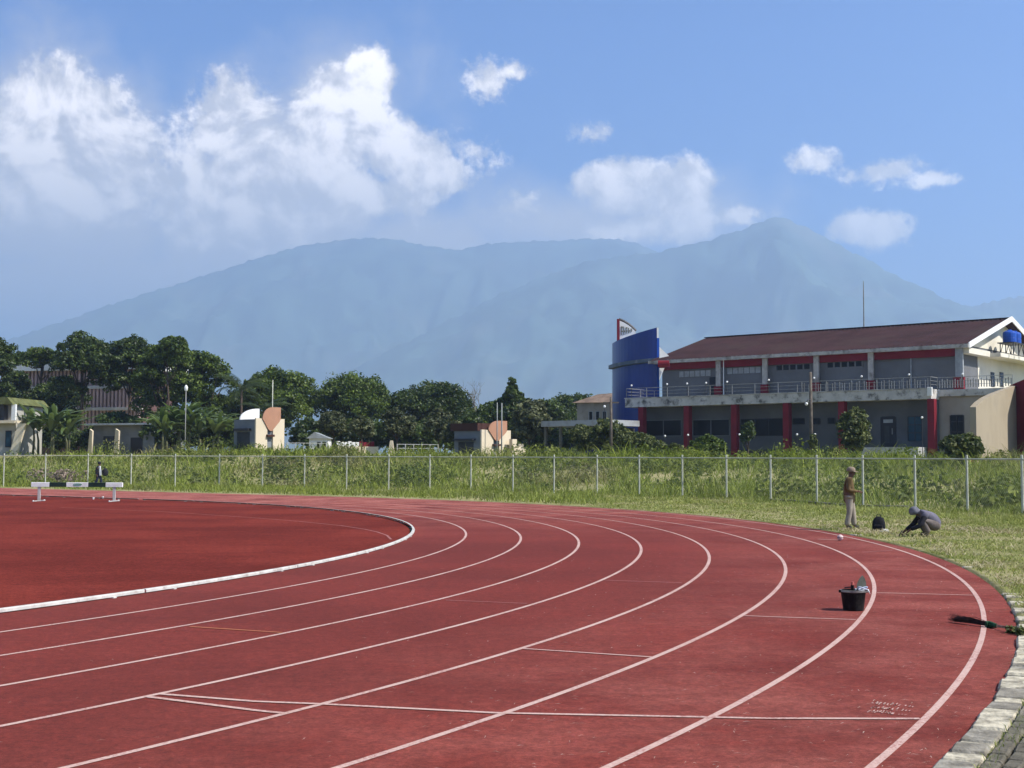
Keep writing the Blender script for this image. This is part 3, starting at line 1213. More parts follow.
def tree(px, hw, top, bot, Y, kind, label, shape='dome', name='tree', group=None, lobes=9, leaf=.27, clumps=42, per=30, trunk_r=None, cat='tree', trunk=True, seed=0, ground=None, dens=1.0):
    """px, hw, top, bot: measured crown centre, half width, top and underside in the photograph; Y: distance"""
    rg = np.random.default_rng(int(abs(px) * 13 + top * 7 + seed))
    c = at(px, (top + bot) / 2, Y)
    hwm = hw * mperpx(Y)
    zt, zb = at(px, top, Y).z, at(px, bot, Y).z
    zg = float(ter(c.x, c.y)) if ground is None else ground
    zb = max(zb, zg + .05)
    hh = (zt - zb) / 2
    root = empty(name, (c.x, c.y, zg), 0, label, cat, group)
    L = []
    if shape == 'dome':
        for i in range(lobes):
            a = 2.39996 * i + rg.uniform(-.3, .3)
            q = math.sqrt((i + .5) / lobes)
            rad = hwm * rg.uniform(.40, .54) * (1.1 - .30 * q)
            x, y = math.cos(a) * q * (hwm - rad * .8), math.sin(a) * q * (hwm - rad * .8)
            z = (zt - zg) - rad * .74 - (q ** 2.2) * hh * .75 - rg.uniform(0, .22) * hh
            L.append((x, y, z, rad, rad, rad * .75))
        for i in range(max(5, lobes * 2 // 3)):
            a = 2.39996 * i + rg.uniform(0, 1)
            rad = hwm * rg.uniform(.38, .52)
            L.append((math.cos(a) * hwm * rg.uniform(.25, .62), math.sin(a) * hwm * rg.uniform(.25, .62), (zb - zg) + hh * rg.uniform(.15, 1.0), rad, rad, min(rad, hh) * .8))
    elif shape == 'layer':
        n = lobes
        for i in range(n):
            f = i / (n - 1)
            rad = hwm * (1.0 - .80 * f) * rg.uniform(.8, 1.1)
            z = (zb - zg) + (zt - zb) * (.05 + .92 * f)
            for a in np.arange(0, 6.28, 6.28 / (3 if f < .8 else 1)):
                aa = a + rg.uniform(0, 2) + i
                d = rad * .55 if f < .8 else 0
                L.append((math.cos(aa) * d, math.sin(aa) * d, z + rg.uniform(-.2, .2), rad * .62, rad * .62, hh * .16 + .1))
    elif shape == 'round':
        L.append((0, 0, (zt + zb) / 2 - zg, hwm * .72, hwm * .72, hh * .80))
        for i in range(lobes):
            v = rg.normal(size=3)
            v /= np.linalg.norm(v)
            rad = rg.uniform(.3, .48)
            L.append((v[0] * hwm * .55, v[1] * hwm * .55, (zt + zb) / 2 - zg + v[2] * hh * .6, hwm * rad, hwm * rad, hh * rad))
    Cs, Rs, ts = [], [], []
    for (x, y, z, rx, ry, rz) in L:
        k = max(6, int(clumps * dens * (rx / (hwm * .42)) ** 1.3))
        v = rg.normal(size=(k, 3))
        v /= np.linalg.norm(v, axis=1)[:, None]
        v[:, 2] = np.where(v[:, 2] < -.35, -v[:, 2] * .8, v[:, 2])
        rr = rg.uniform(.72, 1.06, k)
        Cs.append(np.array([x, y, z]) + v * np.array([rx, ry, rz]) * rr[:, None])
        cr = np.clip(.27 * (rx + rz) / 2 * rg.uniform(.6, 1.3, k), leaf * .8, 1.5)
        Rs.append(np.stack([cr * 1.2, cr * 1.2, cr * .8], 1))
        ts.append(np.clip(rg.normal(.40, .30, k), 0, 1))
    C, Rr, tt = np.concatenate(Cs), np.concatenate(Rs), np.concatenate(ts)
    C[:, 2] = np.maximum(C[:, 2], .15)
    V, ti = leafcloud(C, Rr, per, leaf, tt, .12)
    npmesh('crown', V, np.arange(len(V)).reshape(-1, 4), None, LEAFS[kind], ti, parent=root)
    if trunk:
        tr = trunk_r or max(.06, hwm * .055)
        mb = MB()
        hz = (zb - zg) + hh * .7
        lean = rg.uniform(-.06, .06, 2) * hz
        mb.tube([(0, 0, -.3), (lean[0] * .3, lean[1] * .3, hz * .4), (lean[0], lean[1], hz)], [tr * 1.25, tr, tr * .7], 8)
        for (x, y, z, rx, ry, rz) in L[:9]:
            st = Vector((lean[0], lean[1], hz)) * rg.uniform(.65, 1)
            en = Vector((x, y, z))
            md = (st + en) / 2 + Vector((0, 0, -.12 * (en - st).length))
            mb.tube([st, md, en], [tr * .55, tr * .38, tr * .12], 6)
        mb.build('trunk', M_bark, root, smooth=True)
    return root


GB = 'broad trees in the dark row along the far side'
tree(-6, 32, 331, 425, 172, 'dark', 'dark tree cut off by the left edge, above the cream house', lobes=9, group=GB)
tree(40, 30, 346, 366, 182, 'mid', 'paler thin-leaved tree spreading over the white roof of the pink office block', lobes=8, group=GB, dens=.5)
tree(172, 19, 335, 366, 158, 'bright', 'bright yellow-green crown added for the sunlit top of the tall tree left of the palm', lobes=7, group=GB)  # extra crown; its brighter leaves stand for sunlight on the tall tree's top
tree(58, 33, 372, 432, 178, 'dark', 'low dark tree before the left half of the pink office block', lobes=11, group=GB, dens=.8)
tree(14, 20, 366, 420, 186, 'dark', 'dark tree behind the cream house roof', lobes=8, group=GB)
tree(84, 34, 329, 402, 170, 'dark', 'tall blackish tree with a ragged top in front of the pink office block', lobes=11, group=GB, dens=1.0)
tree(128, 32, 335, 404, 172, 'dark', 'dark tree hiding the right half of the pink office block', lobes=10, group=GB)
tree(166, 36, 335, 430, 165, 'mid', 'tall tree with a sunlit yellow-green top behind the banana plants', lobes=11, group=GB, seed=2)
tree(203, 34, 346, 432, 168, 'mid', 'broad dark green tree sloping down beside the palm', lobes=10, group=GB)
tree(278, 43, 362, 436, 172, 'mid', 'umbrella-crowned tree behind the orange-topped kiosk with flagpole', lobes=13, group=GB, seed=4, clumps=44)
tree(352, 48, 370, 440, 176, 'mid', 'wide lumpy tree above the low cream wall with red and white posts', lobes=14, group=GB, seed=1, clumps=44)
tree(432, 48, 375, 440, 178, 'dark', 'rounded dark tree between the white railing and the second kiosk', lobes=14, group=GB, seed=3, clumps=44)
tree(574, 40, 390, 444, 188, 'dark', 'low dark tree behind the long flat shed roof', lobes=11, group=GB)
tree(234, 30, 390, 440, 176, 'dark', 'dark shaded tree filling the gap between palm and umbrella tree', lobes=7, group=GB, seed=8)
tree(545, 28, 395, 440, 176, 'dark', 'small dark tree left of the flat shed roof', lobes=8, group=GB)
tree(512, 27, 382, 440, 150, 'dark', 'pointed tree with layered branches above the second kiosk', shape='layer', lobes=9, leaf=.30, clumps=70)
tree(530, 23, 398, 452, 136, 'grey', 'grey-green bushy tree right beside the second kiosk', shape='round', lobes=9, leaf=.30, clumps=44)
tree(487, 26, 401, 442, 165, 'mid', 'mid-green tree behind the brown roof band of the second kiosk', lobes=8, group=GB)
GS = 'small grey-green trees in front of the dark row'
tree(333, 18, 411, 442, 124, 'grey', 'small grey-green tree standing in front of the left end of the low cream wall', shape='round', lobes=8, leaf=.20, clumps=26, group=GS)
tree(362, 15, 414, 442, 124, 'grey', 'small grey-green tree at the red-post end of the low cream wall', shape='round', lobes=8, leaf=.20, clumps=26, group=GS)
tree(398, 19, 406, 446, 130, 'grey', 'fuller grey-green tree right of the low cream wall, before the big trees', shape='round', lobes=8, leaf=.21, clumps=24, group=GS)
tree(438, 17, 409, 446, 132, 'grey', 'grey-green tree over the white railing', shape='round', lobes=8, leaf=.21, clumps=22, group=GS)
tree(458, 17, 421, 455, 116, 'grey', 'dull bush covering the dark left side of the second kiosk', shape='round', lobes=8, leaf=.24, clumps=24, group=GS, cat='bush', name='bush')
# shrubs before the sports building
GH = 'shrubs in front of the sports building'
tree(606, 21, 414, 460, 108, 'olive', 'olive-green small tree at the left foot of the blue tower', shape='round', lobes=8, leaf=.20, clumps=26, name='small_tree', group=GH)
tree(583, 18, 421, 456, 112, 'olive', 'dense bush below the right end of the flat shed roof', shape='round', lobes=8, leaf=.20, clumps=22, name='bush', cat='bush', group=GH)
tree(641, 25, 432, 462, 104, 'olive', 'wide bush below the balcony left end, beside the blue tower', shape='round', lobes=8, leaf=.19, clumps=26, name='bush', cat='bush', group=GH)
tree(675, 9, 443, 460, 100, 'olive', 'smallest bush, below the first dark window', shape='round', lobes=5, leaf=.16, clumps=14, name='bush', cat='bush', group=GH)
tree(709, 20, 435, 463, 98, 'bright', 'sunny yellow-green bush below the second dark window', shape='round', lobes=8, leaf=.18, clumps=26, name='bush', cat='bush', group=GH)
tree(853, 20, 409, 455, 96, 'olive', 'rounded young tree left of the entrance door', shape='round', lobes=10, leaf=.18, clumps=32, name='small_tree', group=GH)
tree(962, 24, 435, 466, 70, 'olive', 'leafy bush below the side window, near the cream curved wall', shape='round', lobes=8, leaf=.17, clumps=28, name='bush', cat='bush', group=GH)
tree(748, 8, 421, 456, 112, 'dark', 'narrow dark shrub standing against the third window', shape='round', lobes=7, leaf=.17, clumps=26, name='bush', cat='bush', group=GH)

# dark bushes filling the foot of the tree row
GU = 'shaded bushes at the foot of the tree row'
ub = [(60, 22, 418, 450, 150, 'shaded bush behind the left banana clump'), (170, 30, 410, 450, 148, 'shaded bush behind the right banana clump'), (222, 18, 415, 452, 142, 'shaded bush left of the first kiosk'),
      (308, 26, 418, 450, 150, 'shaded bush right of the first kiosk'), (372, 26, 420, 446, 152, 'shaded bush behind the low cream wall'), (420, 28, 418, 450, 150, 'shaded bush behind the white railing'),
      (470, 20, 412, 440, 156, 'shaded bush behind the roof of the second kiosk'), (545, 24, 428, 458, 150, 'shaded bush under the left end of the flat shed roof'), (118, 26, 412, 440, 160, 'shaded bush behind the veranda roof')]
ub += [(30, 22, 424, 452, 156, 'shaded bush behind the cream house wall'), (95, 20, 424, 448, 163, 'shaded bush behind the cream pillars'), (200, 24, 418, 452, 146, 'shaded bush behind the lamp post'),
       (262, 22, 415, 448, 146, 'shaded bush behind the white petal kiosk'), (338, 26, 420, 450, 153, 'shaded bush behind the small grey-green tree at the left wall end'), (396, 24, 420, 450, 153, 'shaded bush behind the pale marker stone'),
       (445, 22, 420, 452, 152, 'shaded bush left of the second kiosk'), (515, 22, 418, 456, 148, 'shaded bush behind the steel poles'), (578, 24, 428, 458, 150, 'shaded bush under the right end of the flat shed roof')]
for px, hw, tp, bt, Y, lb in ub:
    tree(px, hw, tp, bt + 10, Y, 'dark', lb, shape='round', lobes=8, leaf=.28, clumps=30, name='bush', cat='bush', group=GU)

# straw-coloured dry brush on the slope at the left
q = at(57, 462, 94)
C_ = np.stack([RNG.normal(q.x, 1.0, 40), RNG.normal(q.y, .8, 40), np.zeros(40)], 1)
C_[:, 2] = ter(C_[:, 0], C_[:, 1]) + RNG.uniform(.1, .9, 40)
V, ti = leafcloud(C_, np.full((40, 3), .38), 34, .16, RNG.random(40))
tag(npmesh('dry_brush', V, np.arange(len(V)).reshape(-1, 4), None, leafmat('dry_brush_leaves', (.13, .09, .07), (.36, .28, .22), .15, .8), ti), 'pinkish-brown dry brush on the slope above the left end of the barrier', 'bush')

# bare dry tree
c = at(476, 440, 170)
zg = float(ter(c.x, c.y))
bt = empty('bare_tree', (c.x, c.y, zg), 0, 'leafless grey tree with thin twigs left of the layered tree', 'tree')
mb = MB()
brg = random.Random(4)
topz = at(476, 392, 170).z - zg


def branch(p, d, ln, r, depth):
    q = p + d * ln
    m_ = (p + q) / 2 + Vector((brg.uniform(-.1, .1), brg.uniform(-.1, .1), 0)) * ln
    mb.tube([p, m_, q], [r, r * .8, r * .55], 5)
    if depth > 0:
        for _ in range(3):
            nd = (d + Vector((brg.uniform(-.8, .8), brg.uniform(-.8, .8), brg.uniform(-.1, .5)))).normalized()
            branch(q, nd, ln * brg.uniform(.5, .75), r * .5, depth - 1)


branch(Vector((0, 0, -.2)), Vector((0, 0, 1)), topz * .5, .16, 4)
mb.build('trunk', M_bark_pale, bt)


# banana plants
M_ban = leafmat('banana_leaves', (0.030, 0.060, 0.018), (0.20, 0.27, 0.10), .38, .35)
M_stalk = mat('banana_stem', (0.11, 0.12, 0.06), .7, var=.3, vscale=4, stain=(.13, .09, .05), sscale=4, samt=.7)


def arch_leaf(base, azim, ln, w, rise, droop, twist, n=9, fold=.25):
    """long arching leaf as two half blades along a midrib"""
    V = []
    Q = []
    pts = []
    p = Vector(base)
    pit = rise
    for i in range(n):
        pts.append(p.copy())
        p = p + Vector((math.cos(azim) * math.cos(pit), math.sin(azim) * math.cos(pit), math.sin(pit))) * (ln / n)
        pit -= droop / n
    side = Vector((-math.sin(azim), math.cos(azim), 0))
    for i, q in enumerate(pts):
        f = i / (n - 1)
        ww = w * max(.02, math.sin(math.pi * min(1, f * .92 + .08)) ** .6)
        s_ = (side + Vector((0, 0, twist))).normalized()
        V += [q + s_ * ww / 2 - Vector((0, 0, fold * ww * .5)), q, q - s_ * ww / 2 - Vector((0, 0, fold * ww * .5))]
    for i in range(n - 1):
        b = 3 * i
        Q += [(b, b + 1, b + 4, b + 3), (b + 1, b + 2, b + 5, b + 4)]
    return V, Q


def banana(px, bot, top, Y, label, seed, nl=13):
    rg = random.Random(seed)
    c = at(px, bot, Y)
    zg = float(ter(c.x, c.y))
    hgt = at(px, top, Y).z - zg
    root = empty('banana_plant', (c.x, c.y, zg), 0, label, 'banana plant', 'banana plants under the dark trees')
    st = MB()
    V, Q, Ti = [], [], []
    for k in range(rg.choice([2, 3])):
        ox, oy = rg.uniform(-.8, .8), rg.uniform(-.6, .6)
        sh = hgt * rg.uniform(.36, .5)
        st.tube([(ox, oy, -.2), (ox + rg.uniform(-.15, .15), oy, sh * .6), (ox + rg.uniform(-.2, .2), oy, sh)], [.15, .12, .07], 8)
        for i in range(nl - 2 * k):
            v, q = arch_leaf((ox, oy, sh), 2.4 * i + rg.uniform(-.3, .3), hgt * rg.uniform(.62, .88), rg.uniform(.40, .60), rg.uniform(.75, 1.45), rg.uniform(1.0, 2.3), rg.uniform(-.3, .3))
            b = len(V)
            V += v
            Q += [tuple(b + j for j in f) for f in q]
            Ti += [min(1, max(0, rg.gauss(.45, .3)))] * len(v)
    st.build('stem', M_stalk, root, smooth=True)
    npmesh('leaves', [tuple(v) for v in V], Q, None, M_ban, Ti, parent=root)


for i, (px, top, Y, lb) in enumerate([(36, 402, 142, 'banana plant with a slanting pale leaf at the left of its clump'), (52, 396, 140, 'tallest banana plant of the left clump'), (72, 404, 141, 'banana plant at the right of the left clump, beside the cream pillars'),
                                      (158, 404, 138, 'banana plant at the left of the right clump, beside the dark doorway'), (176, 398, 140, 'banana plant left of the lamp post'), (194, 396, 139, 'banana plant right behind the lamp post'), (212, 405, 140, 'banana plant nearest the palm')]):
    banana(px, 446, top, Y, lb, i + 20)


# palms
def palm(px, top, bot, Y, label, seed, fr=16, ln=3.6):
    rg = random.Random(seed)
    c = at(px, bot, Y)
    zg = float(ter(c.x, c.y))
    h = at(px, top, Y).z - zg - ln * .45
    root = empty('palm_tree', (c.x, c.y, zg), 0, label, 'palm', 'palms between the broad trees')
    mb = MB()
    mb.tube([(0, 0, -.2), (.1, 0, h * .5), (.05, .1, h)], [.2, .15, .13], 8)
    mb.build('trunk', M_bark, root, smooth=True)
    V, Q, Ti = [], [], []
    for i in range(fr):
        azm = 2.4 * i + rg.uniform(-.2, .2)
        rise = rg.uniform(.1, 1.3)
        p = Vector((.05, .1, h))
        pit = rise
        n = 26
        L_ = ln * rg.uniform(.8, 1.1)
        tn = min(1, max(0, rg.gauss(.45, .25)))
        for j in range(n):
            d = Vector((math.cos(azm) * math.cos(pit), math.sin(azm) * math.cos(pit), math.sin(pit)))
            p = p + d * (L_ / n)
            pit -= 1.5 / n
            side = Vector((-math.sin(azm), math.cos(azm), 0))
            wl = .75 * math.sin(math.pi * (.1 + .88 * j / n)) + .05
            for sg in (-1, 1):
                tip = p + (side * sg * .8 + d * .5 - Vector((0, 0, .45))) * wl
                b = len(V)
                V += [p - d * .045, p + d * .045, tip + d * .01, tip - d * .01]
                Q.append((b, b + 1, b + 2, b + 3))
                Ti += [tn] * 4
    npmesh('fronds', [tuple(v) for v in V], Q, None, leafmat('palm_fronds', (0.016, 0.034, 0.012), (0.075, 0.10, 0.035), .2, .45), Ti, parent=root)


palm(240, 374, 448, 158, 'dark palm with drooping fronds left of the first kiosk', 3, fr=18, ln=4.2)
palm(263, 398, 446, 150, 'shorter palm with pale fronds behind the white vault of the first kiosk', 5, fr=12, ln=3.4)

# ------------------------------------------------------------------ sports building
OX = at(625, 400, 135.0)
O2 = Vector((OX.x, OX.y))
P1 = at(931, 390, 115.0)
EU = (Vector((P1.x, P1.y)) - O2).normalized()
EV = Vector((-EU.y, EU.x))
if EV.y < 0:
    EV = -EV
BANG = math.atan2(EU.y, EU.x)


def uz(px, py, v, u_fixed=None):
    """local (u, z) of a photograph point lying on the vertical plane v of the building"""
    dx, dy, dz = ray(px, py)
    if u_fixed is None:
        t = (v + O2.dot(EV)) / (dx * EV.x + dy * EV.y)
        return (Vector((dx * t, dy * t)) - O2).dot(EU), CAMZ + dz * t
    t = (u_fixed + O2.dot(EU)) / (dx * EU.x + dy * EU.y)
    return (Vector((dx * t, dy * t)) - O2).dot(EV), CAMZ + dz * t


BZ = 1.55
bld = empty('sports_building', (O2.x, O2.y, 0), BANG, 'long grey two-storey sports building with red columns, balcony and dark red pitched roof', 'building')
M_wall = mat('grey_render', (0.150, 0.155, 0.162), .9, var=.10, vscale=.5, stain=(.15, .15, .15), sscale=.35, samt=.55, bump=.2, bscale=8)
M_wall2 = mat('brown_grey_render', (0.30, 0.27, 0.235), .9, var=.1, vscale=.5, stain=(.2, .18, .16), sscale=.4, samt=.5)
M_cream = mat('cream_render', (0.70, 0.66, 0.55), .85, var=.06, vscale=.4, stain=(.45, .42, .36), sscale=.35, samt=.5)
M_slab = mat('stained_concrete', (0.50, 0.48, 0.45), .9, var=.15, vscale=.8, stain=(.07, .068, .062), sscale=1.1, samt=.95, bump=.3, bscale=10)
M_red = mat('red_paint', (0.175, 0.014, 0.025), .7, var=.12, vscale=.7, stain=(.2, .03, .035), sscale=.5, samt=.5)
M_roof = mat('dark_red_roof', (0.038, 0.018, 0.020), .9, var=.22, vscale=.45, stain=(.045, .028, .026), sscale=.25, samt=.8)
M_gutter = mat('pale_gutter', (0.42, 0.40, 0.37), .7, var=.2, vscale=1.2, stain=(.16, .14, .12), sscale=.9, samt=.9)
M_glass = mat('dark_glass', (0.010, 0.012, 0.015), .2, spec=.12)
M_glassb = mat('bluish_glass', (0.010, 0.045, 0.075), .15, spec=.25)
M_frame = mat('dark_frame', (0.03, 0.03, 0.035), .5)
M_pale = mat('pale_louvre', (0.30, 0.32, 0.33), .6, var=.15, vscale=2)
M_rail = mat('pale_rail', (0.30, 0.30, 0.29), .6, stain=(.2, .18, .16), sscale=2, samt=.7)
M_white = mat('white_paint', (0.78, 0.78, 0.76), .6, var=.05, vscale=1)
M_base = mat('dark_plinth', (0.055, 0.058, 0.062), .85, var=.2, vscale=1)
M_blue = mat('deep_blue_panel', (0.007, 0.030, 0.215), .30, var=.12, vscale=.3, spec=.5)
M_bluel = mat('blue_paint', (0.020, 0.085, 0.42), .4)
M_lamp = mat('white_lamp_globe', (0.80, 0.80, 0.78), .35)
M_darkm = mat('dark_metal', (0.05, 0.05, 0.055), .5, metal=.3)

U1, ZS1 = uz(931, 388.7, 0)                       # slab corner
_, ZSB = uz(931, 398.7, 0)
U0 = 0.0
VL, VU = 1.7, 5.5                                  # planes of the lower and upper wall
UR, ZE = uz(960, 343.2, VU)                        # upper right corner and eave
UR2 = UR + .3
ULF, _ = uz(672, 380, VU)
_, ZR = uz(1011, 320.0, VU + 11.0, None)
VRG = VU + 10.5
VB = VU + 21
SLT = ZS1
# lower storey
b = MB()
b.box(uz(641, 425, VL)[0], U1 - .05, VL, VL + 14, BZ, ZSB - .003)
b.build('lower_wall', mat('shaded_grey_render', (0.098, 0.100, 0.105), .9, var=.12, vscale=.5, stain=(.14, .14, .14), sscale=.4, samt=.5, bump=.2, bscale=8), bld)  # shade under the balcony is put into this darker wall colour
b = MB()
b.box(uz(641, 425, VL)[0], U1 - .02, VL - .12, VL - .002, BZ - .8, uz(800, 449.5, VL)[1])
b.build('plinth', M_base, bld)
# balcony slab, front and right-hand return
b = MB()
b.box(U0, U1, 0, VU - .01, ZSB, SLT)
b.box(U1 + .002, U1 + 6.5, 1.6, VU + 8, ZSB + .25, SLT - .03)
b.build('balcony_slab', M_slab, bld)
b = MB()
b.box(U0 - .06, U1 + .05, -.07, .25, SLT + .002, SLT + .10)
b.build('slab_coping', M_gutter, bld)
# right-hand lower wing wall
b = MB()
b.box(U1 - .04, U1 + 6.2, 1.9, 14, BZ, ZSB + .247)
b.build('wing_wall', M_wall2, bld)
# red columns
for px in (642, 687.5, 735, 787, 842.5, 932):
    u, _ = uz(px, 425, .35)
    w = .30
    b = MB().box(u - w, u + w, .10, .72, BZ - .5, ZSB - .003)
    b.build('red_column', M_red, bld)
# corner lamp box
u, z = uz(930, 390, -.1)
MB().box(u - .22, u + .22, -.25, -.075, z - .50, z + .25, bev=.03).build('corner_box', M_white, bld)


def window(px0, py0, px1, py1, v, gm, fm, cols, rows, name='window', fw=.07, parent=None, proud=.05):
    u0, z1 = uz(px0, py0, v)
    u1, _ = uz(px1, py0, v)
    _, z0 = uz(px0, py1, v)
    f = MB()
    for k in range(cols + 1):
        x = u0 + (u1 - u0) * k / cols
        f.box(x - fw / 2, x + fw / 2, v - proud, v - .004, z0, z1)
    for k in range(rows + 1):
        z = z0 + (z1 - z0) * k / rows
        f.box(u0 + fw / 2 + .001, u1 - fw / 2 - .001, v - proud + .012, v - .005, z - fw / 2, z + fw / 2)
    fo = f.build(name, fm, bld)
    g = MB().box(u0, u1, v - .026, v - .002, z0, z1)
    g.build('pane', gm, fo)
    return fo


# lower windows and door
window(646, 420.6, 681.5, 436.2, VL, M_glass, M_wall, 2, 1)
window(693, 420.0, 729.5, 436.0, VL, M_glass, M_wall, 2, 1)
window(741, 419.4, 783, 436.0, VL, M_glass, M_frame, 3, 1)
window(793, 418.6, 804.5, 424.2, VL, M_glass, M_frame, 1, 1)
window(813.6, 418.4, 820, 424.0, VL, M_glass, M_frame, 1, 1)
window(828, 418.0, 835, 423.8, VL, M_glass, M_frame, 1, 1)
window(908, 416.8, 921.8, 441, VL, M_glassb, M_frame, 2, 3)
d = window(881.2, 417.2, 895.6, 446, VL, M_frame, M_frame, 1, 1, name='door', fw=.12)
u, z = uz(892.5, 431, VL)
MB().box(u - .03, u + .03, VL - .10, VL - .045, z - .3, z + .25, bev=.01).build('handle', M_rail, d)
u0, z1 = uz(883.5, 419.5, VL)
u1, z0 = uz(893, 422.8, VL)
MB().box(u0, u1, VL - .045, VL - .030, z0, z1).build('transom_pane', M_pale, d)
u0, z1 = uz(884.5, 426, VL)
u1, z0 = uz(889.5, 443, VL)
MB().box(u0, u1, VL - .046, VL - .030, z0, z1).build('door_leaf', M_base, d)
# side window on the wing
u0, z1 = uz(950.5, 415.5, 1.9)
u1, z0 = uz(964, 440, 1.9)
f = MB()
for k in range(3):
    x = u0 + (u1 - u0) * k / 2
    f.box(x - .045, x + .045, 1.82, 1.896, z0, z1)
for k in range(4):
    z = z0 + (z1 - z0) * (0, .33, .75, 1)[k]
    f.box(u0 + .046, u1 - .046, 1.834, 1.895, z - .045, z + .045)
fo = f.build('window', M_frame, bld)
MB().box(u0, u1, 1.872, 1.898, z0, z1).build('pane', M_glass, fo)
# upper storey
b = MB()
b.box(ULF - 1.2, UR, VU, VB, SLT - .3, ZE - .05)
b.build('upper_wall', M_wall, bld)
b = MB()
_, zr0 = uz(900, 351.8, VU - .35)
b.box(ULF - 1.3, UR - .30, VU - .38, VU - .004, ZE - 1.15, ZE - .32)
b.build('red_beam', M_red, bld)
for px, w in ((719, .26), (765.6, .26), (817, .26), (871.5, .26), (960, .34)):
    u, _ = uz(px, 370, VU - .4)
    _, zb = uz(px, 386 if px != 960 else 371, VU - .4)
    b = MB().box(u - w, u + w, VU - .62, VU - .386, SLT + 1.25, ZE - .30)
    b.build('upper_column', M_gutter if px != 960 else M_pale, bld)
    MB().box(u - w - .12, u + w + .12, VU - .78, VU - .383, SLT - .01, SLT + 1.245).build('column_base', M_red, bld)
u, _ = uz(911, 370, VU - .1)
MB().tube([(u, VU - .12, SLT), (u, VU - .12, ZE - .4)], .07, 8).build('downpipe', M_pale, bld)
u, _ = uz(721.5, 380, VU - .5)
MB().tube([(u + .25, VU - .52, SLT), (u + .25, VU - .52, ZE - .4)], .05, 8).build('downpipe', M_white, bld)
window(679, 371.3, 711, 377.6, VU, M_pale, M_wall, 6, 1)
window(727, 368.0, 761, 374.5, VU, M_pale, M_wall, 6, 1)
window(776, 364.8, 810.5, 371.3, VU, M_glass, M_wall, 5, 1, fw=.16)
window(827, 362.0, 862.5, 368.6, VU, M_glass, M_wall, 5, 1, fw=.16)
window(710, 377.5, 716.5, 396.5, VU, M_frame, M_frame, 1, 1, name='door')
# side grey panel and cream wall at the gable end
M_gside = M_cream
b = MB()
b.box(UR + .004, UR + .08, VU + 4.2, VB - .3, SLT - .02, ZE - .3)
b.build('gable_cladding', M_cream, bld)
b = MB()
b.box(UR + .004, UR + .05, VU + .35, VU + 4.19, SLT - .02, ZE - 1.55)
b.build('side_panel', M_wall, bld)
# roof: two corrugated slopes
ov_l, ov_r, ov_e = 1.0, 1.1, .95
ul, ur = ULF - 1.2 - ov_l, UR + ov_r
slope = (ZR - ZE) / (VRG - VU)


def roof_side(v_e, v_r, z_e, z_r):
    n = 150
    vs, fs = [], []
    for i in range(n + 1):
        u = ul + (ur - ul) * i / n
        dz = .045 * (1 if i % 2 else -1)
        vs += [(u, v_e, z_e + dz), (u, v_r, z_r + dz), (u, v_e, z_e + dz - .10), (u, v_r, z_r + dz - .10)]
    for i in range(n):
        a = 4 * i
        fs += [(a, a + 4, a + 5, a + 1), (a + 2, a + 3, a + 7, a + 6), (a, a + 2, a + 6, a + 4), (a + 1, a + 5, a + 7, a + 3)]
    fs += [(0, 1, 3, 2), (4 * n, 4 * n + 2, 4 * n + 3, 4 * n + 1)]
    return vs, fs


vs, fs = roof_side(VU - ov_e, VRG, ZE - slope * ov_e + .12, ZR + .12)
b = MB().add(vs, fs)
vs, fs = roof_side(VB + ov_e, VRG, ZE - slope * ov_e + .12, ZR + .12)
b.add(vs, fs)
b.box(ul, ur, VRG - .3, VRG + .3, ZR + .12, ZR + .19)
rf = b.build('roof', M_roof, bld)
ze = ZE - slope * ov_e
b = MB().box(ul - .02, ur + .02, VU - ov_e - .16, VU - ov_e - .005, ze - .22, ze + .10)
for i in range(8):
    u = ul + (ur - ul) * (i + .6) / 8.4
    b.box(u - .05, u + .05, VU - ov_e - .19, VU - ov_e - .162, ze - .26, ze + .11)
b.build('gutter', M_gutter, bld)
b = MB().box(ul + .1, ur - .1, VU - ov_e + .01, VU - .01, ze - .20, ze - .12)
b.build('soffit', M_slab, bld)
# white barge boards and gable wall
b = MB()
for v_e in (VU - ov_e, VB + ov_e):
    b.prism([(v_e, ze - .28), (v_e, ze + .22), (VRG, ZR + .30), (VRG, ZR - .20)], ur + .004, ur + .10, 'x')
b.build('barge_board', M_white, bld)
b = MB().prism([(VU, ZE - .051), (VB, ZE - .051), (VRG, ZR - .06)], UR - .3, UR + .05, 'x')
b.build('gable_wall', M_cream, bld)
MB().prism([(VU, ZE - .051), (VB, ZE - .051), (VRG, ZR - .06)], ULF - 1.2, ULF - 1.0, 'x').build('gable_wall', M_wall, bld)
b = MB().box(UR + .051, UR + .95, VU - .4, VU + 5.0, ZE - .95, ZE - .45)
b.box(UR + .085, UR + 1.9, VU + 5.01, VB, ZE - .95, ZE - .60)
b.build('gable_canopy', M_cream, bld)
# dark louvre windows high on the cream wall
for px in (992.5, 1001.5):
    v0, z1 = uz(px - 2, 372, None, UR + .09)
    v1, z0 = uz(px + 2, 387, None, UR + .09)
    b = MB().box(UR + .082, UR + .12, v0, v1, z0, z1)
    fo = b.build('window', M_frame, bld)
    MB().box(UR + .121, UR + .135, v0 + .1, v1 - .1, z0 + .1, z1 - .1).build('pane', M_glass, fo)
# balcony railing, front and right return
rail = MB()
bal = []


def rail_run(p, q, post=2.4, n=None):
    p, q = Vector(p), Vector(q)
    L = (q - p).length
    k = max(1, int(L / post))
    for h in (.95, .62, .30):
        rail.tube([p + Vector((0, 0, h)), q + Vector((0, 0, h))], .024 if h > .9 else .016, 6)
    for i in range(k + 1):
        c = p.lerp(q, i / k)
        bal.append(MB().tube([c, c + Vector((0, 0, .97))], .030, 6))


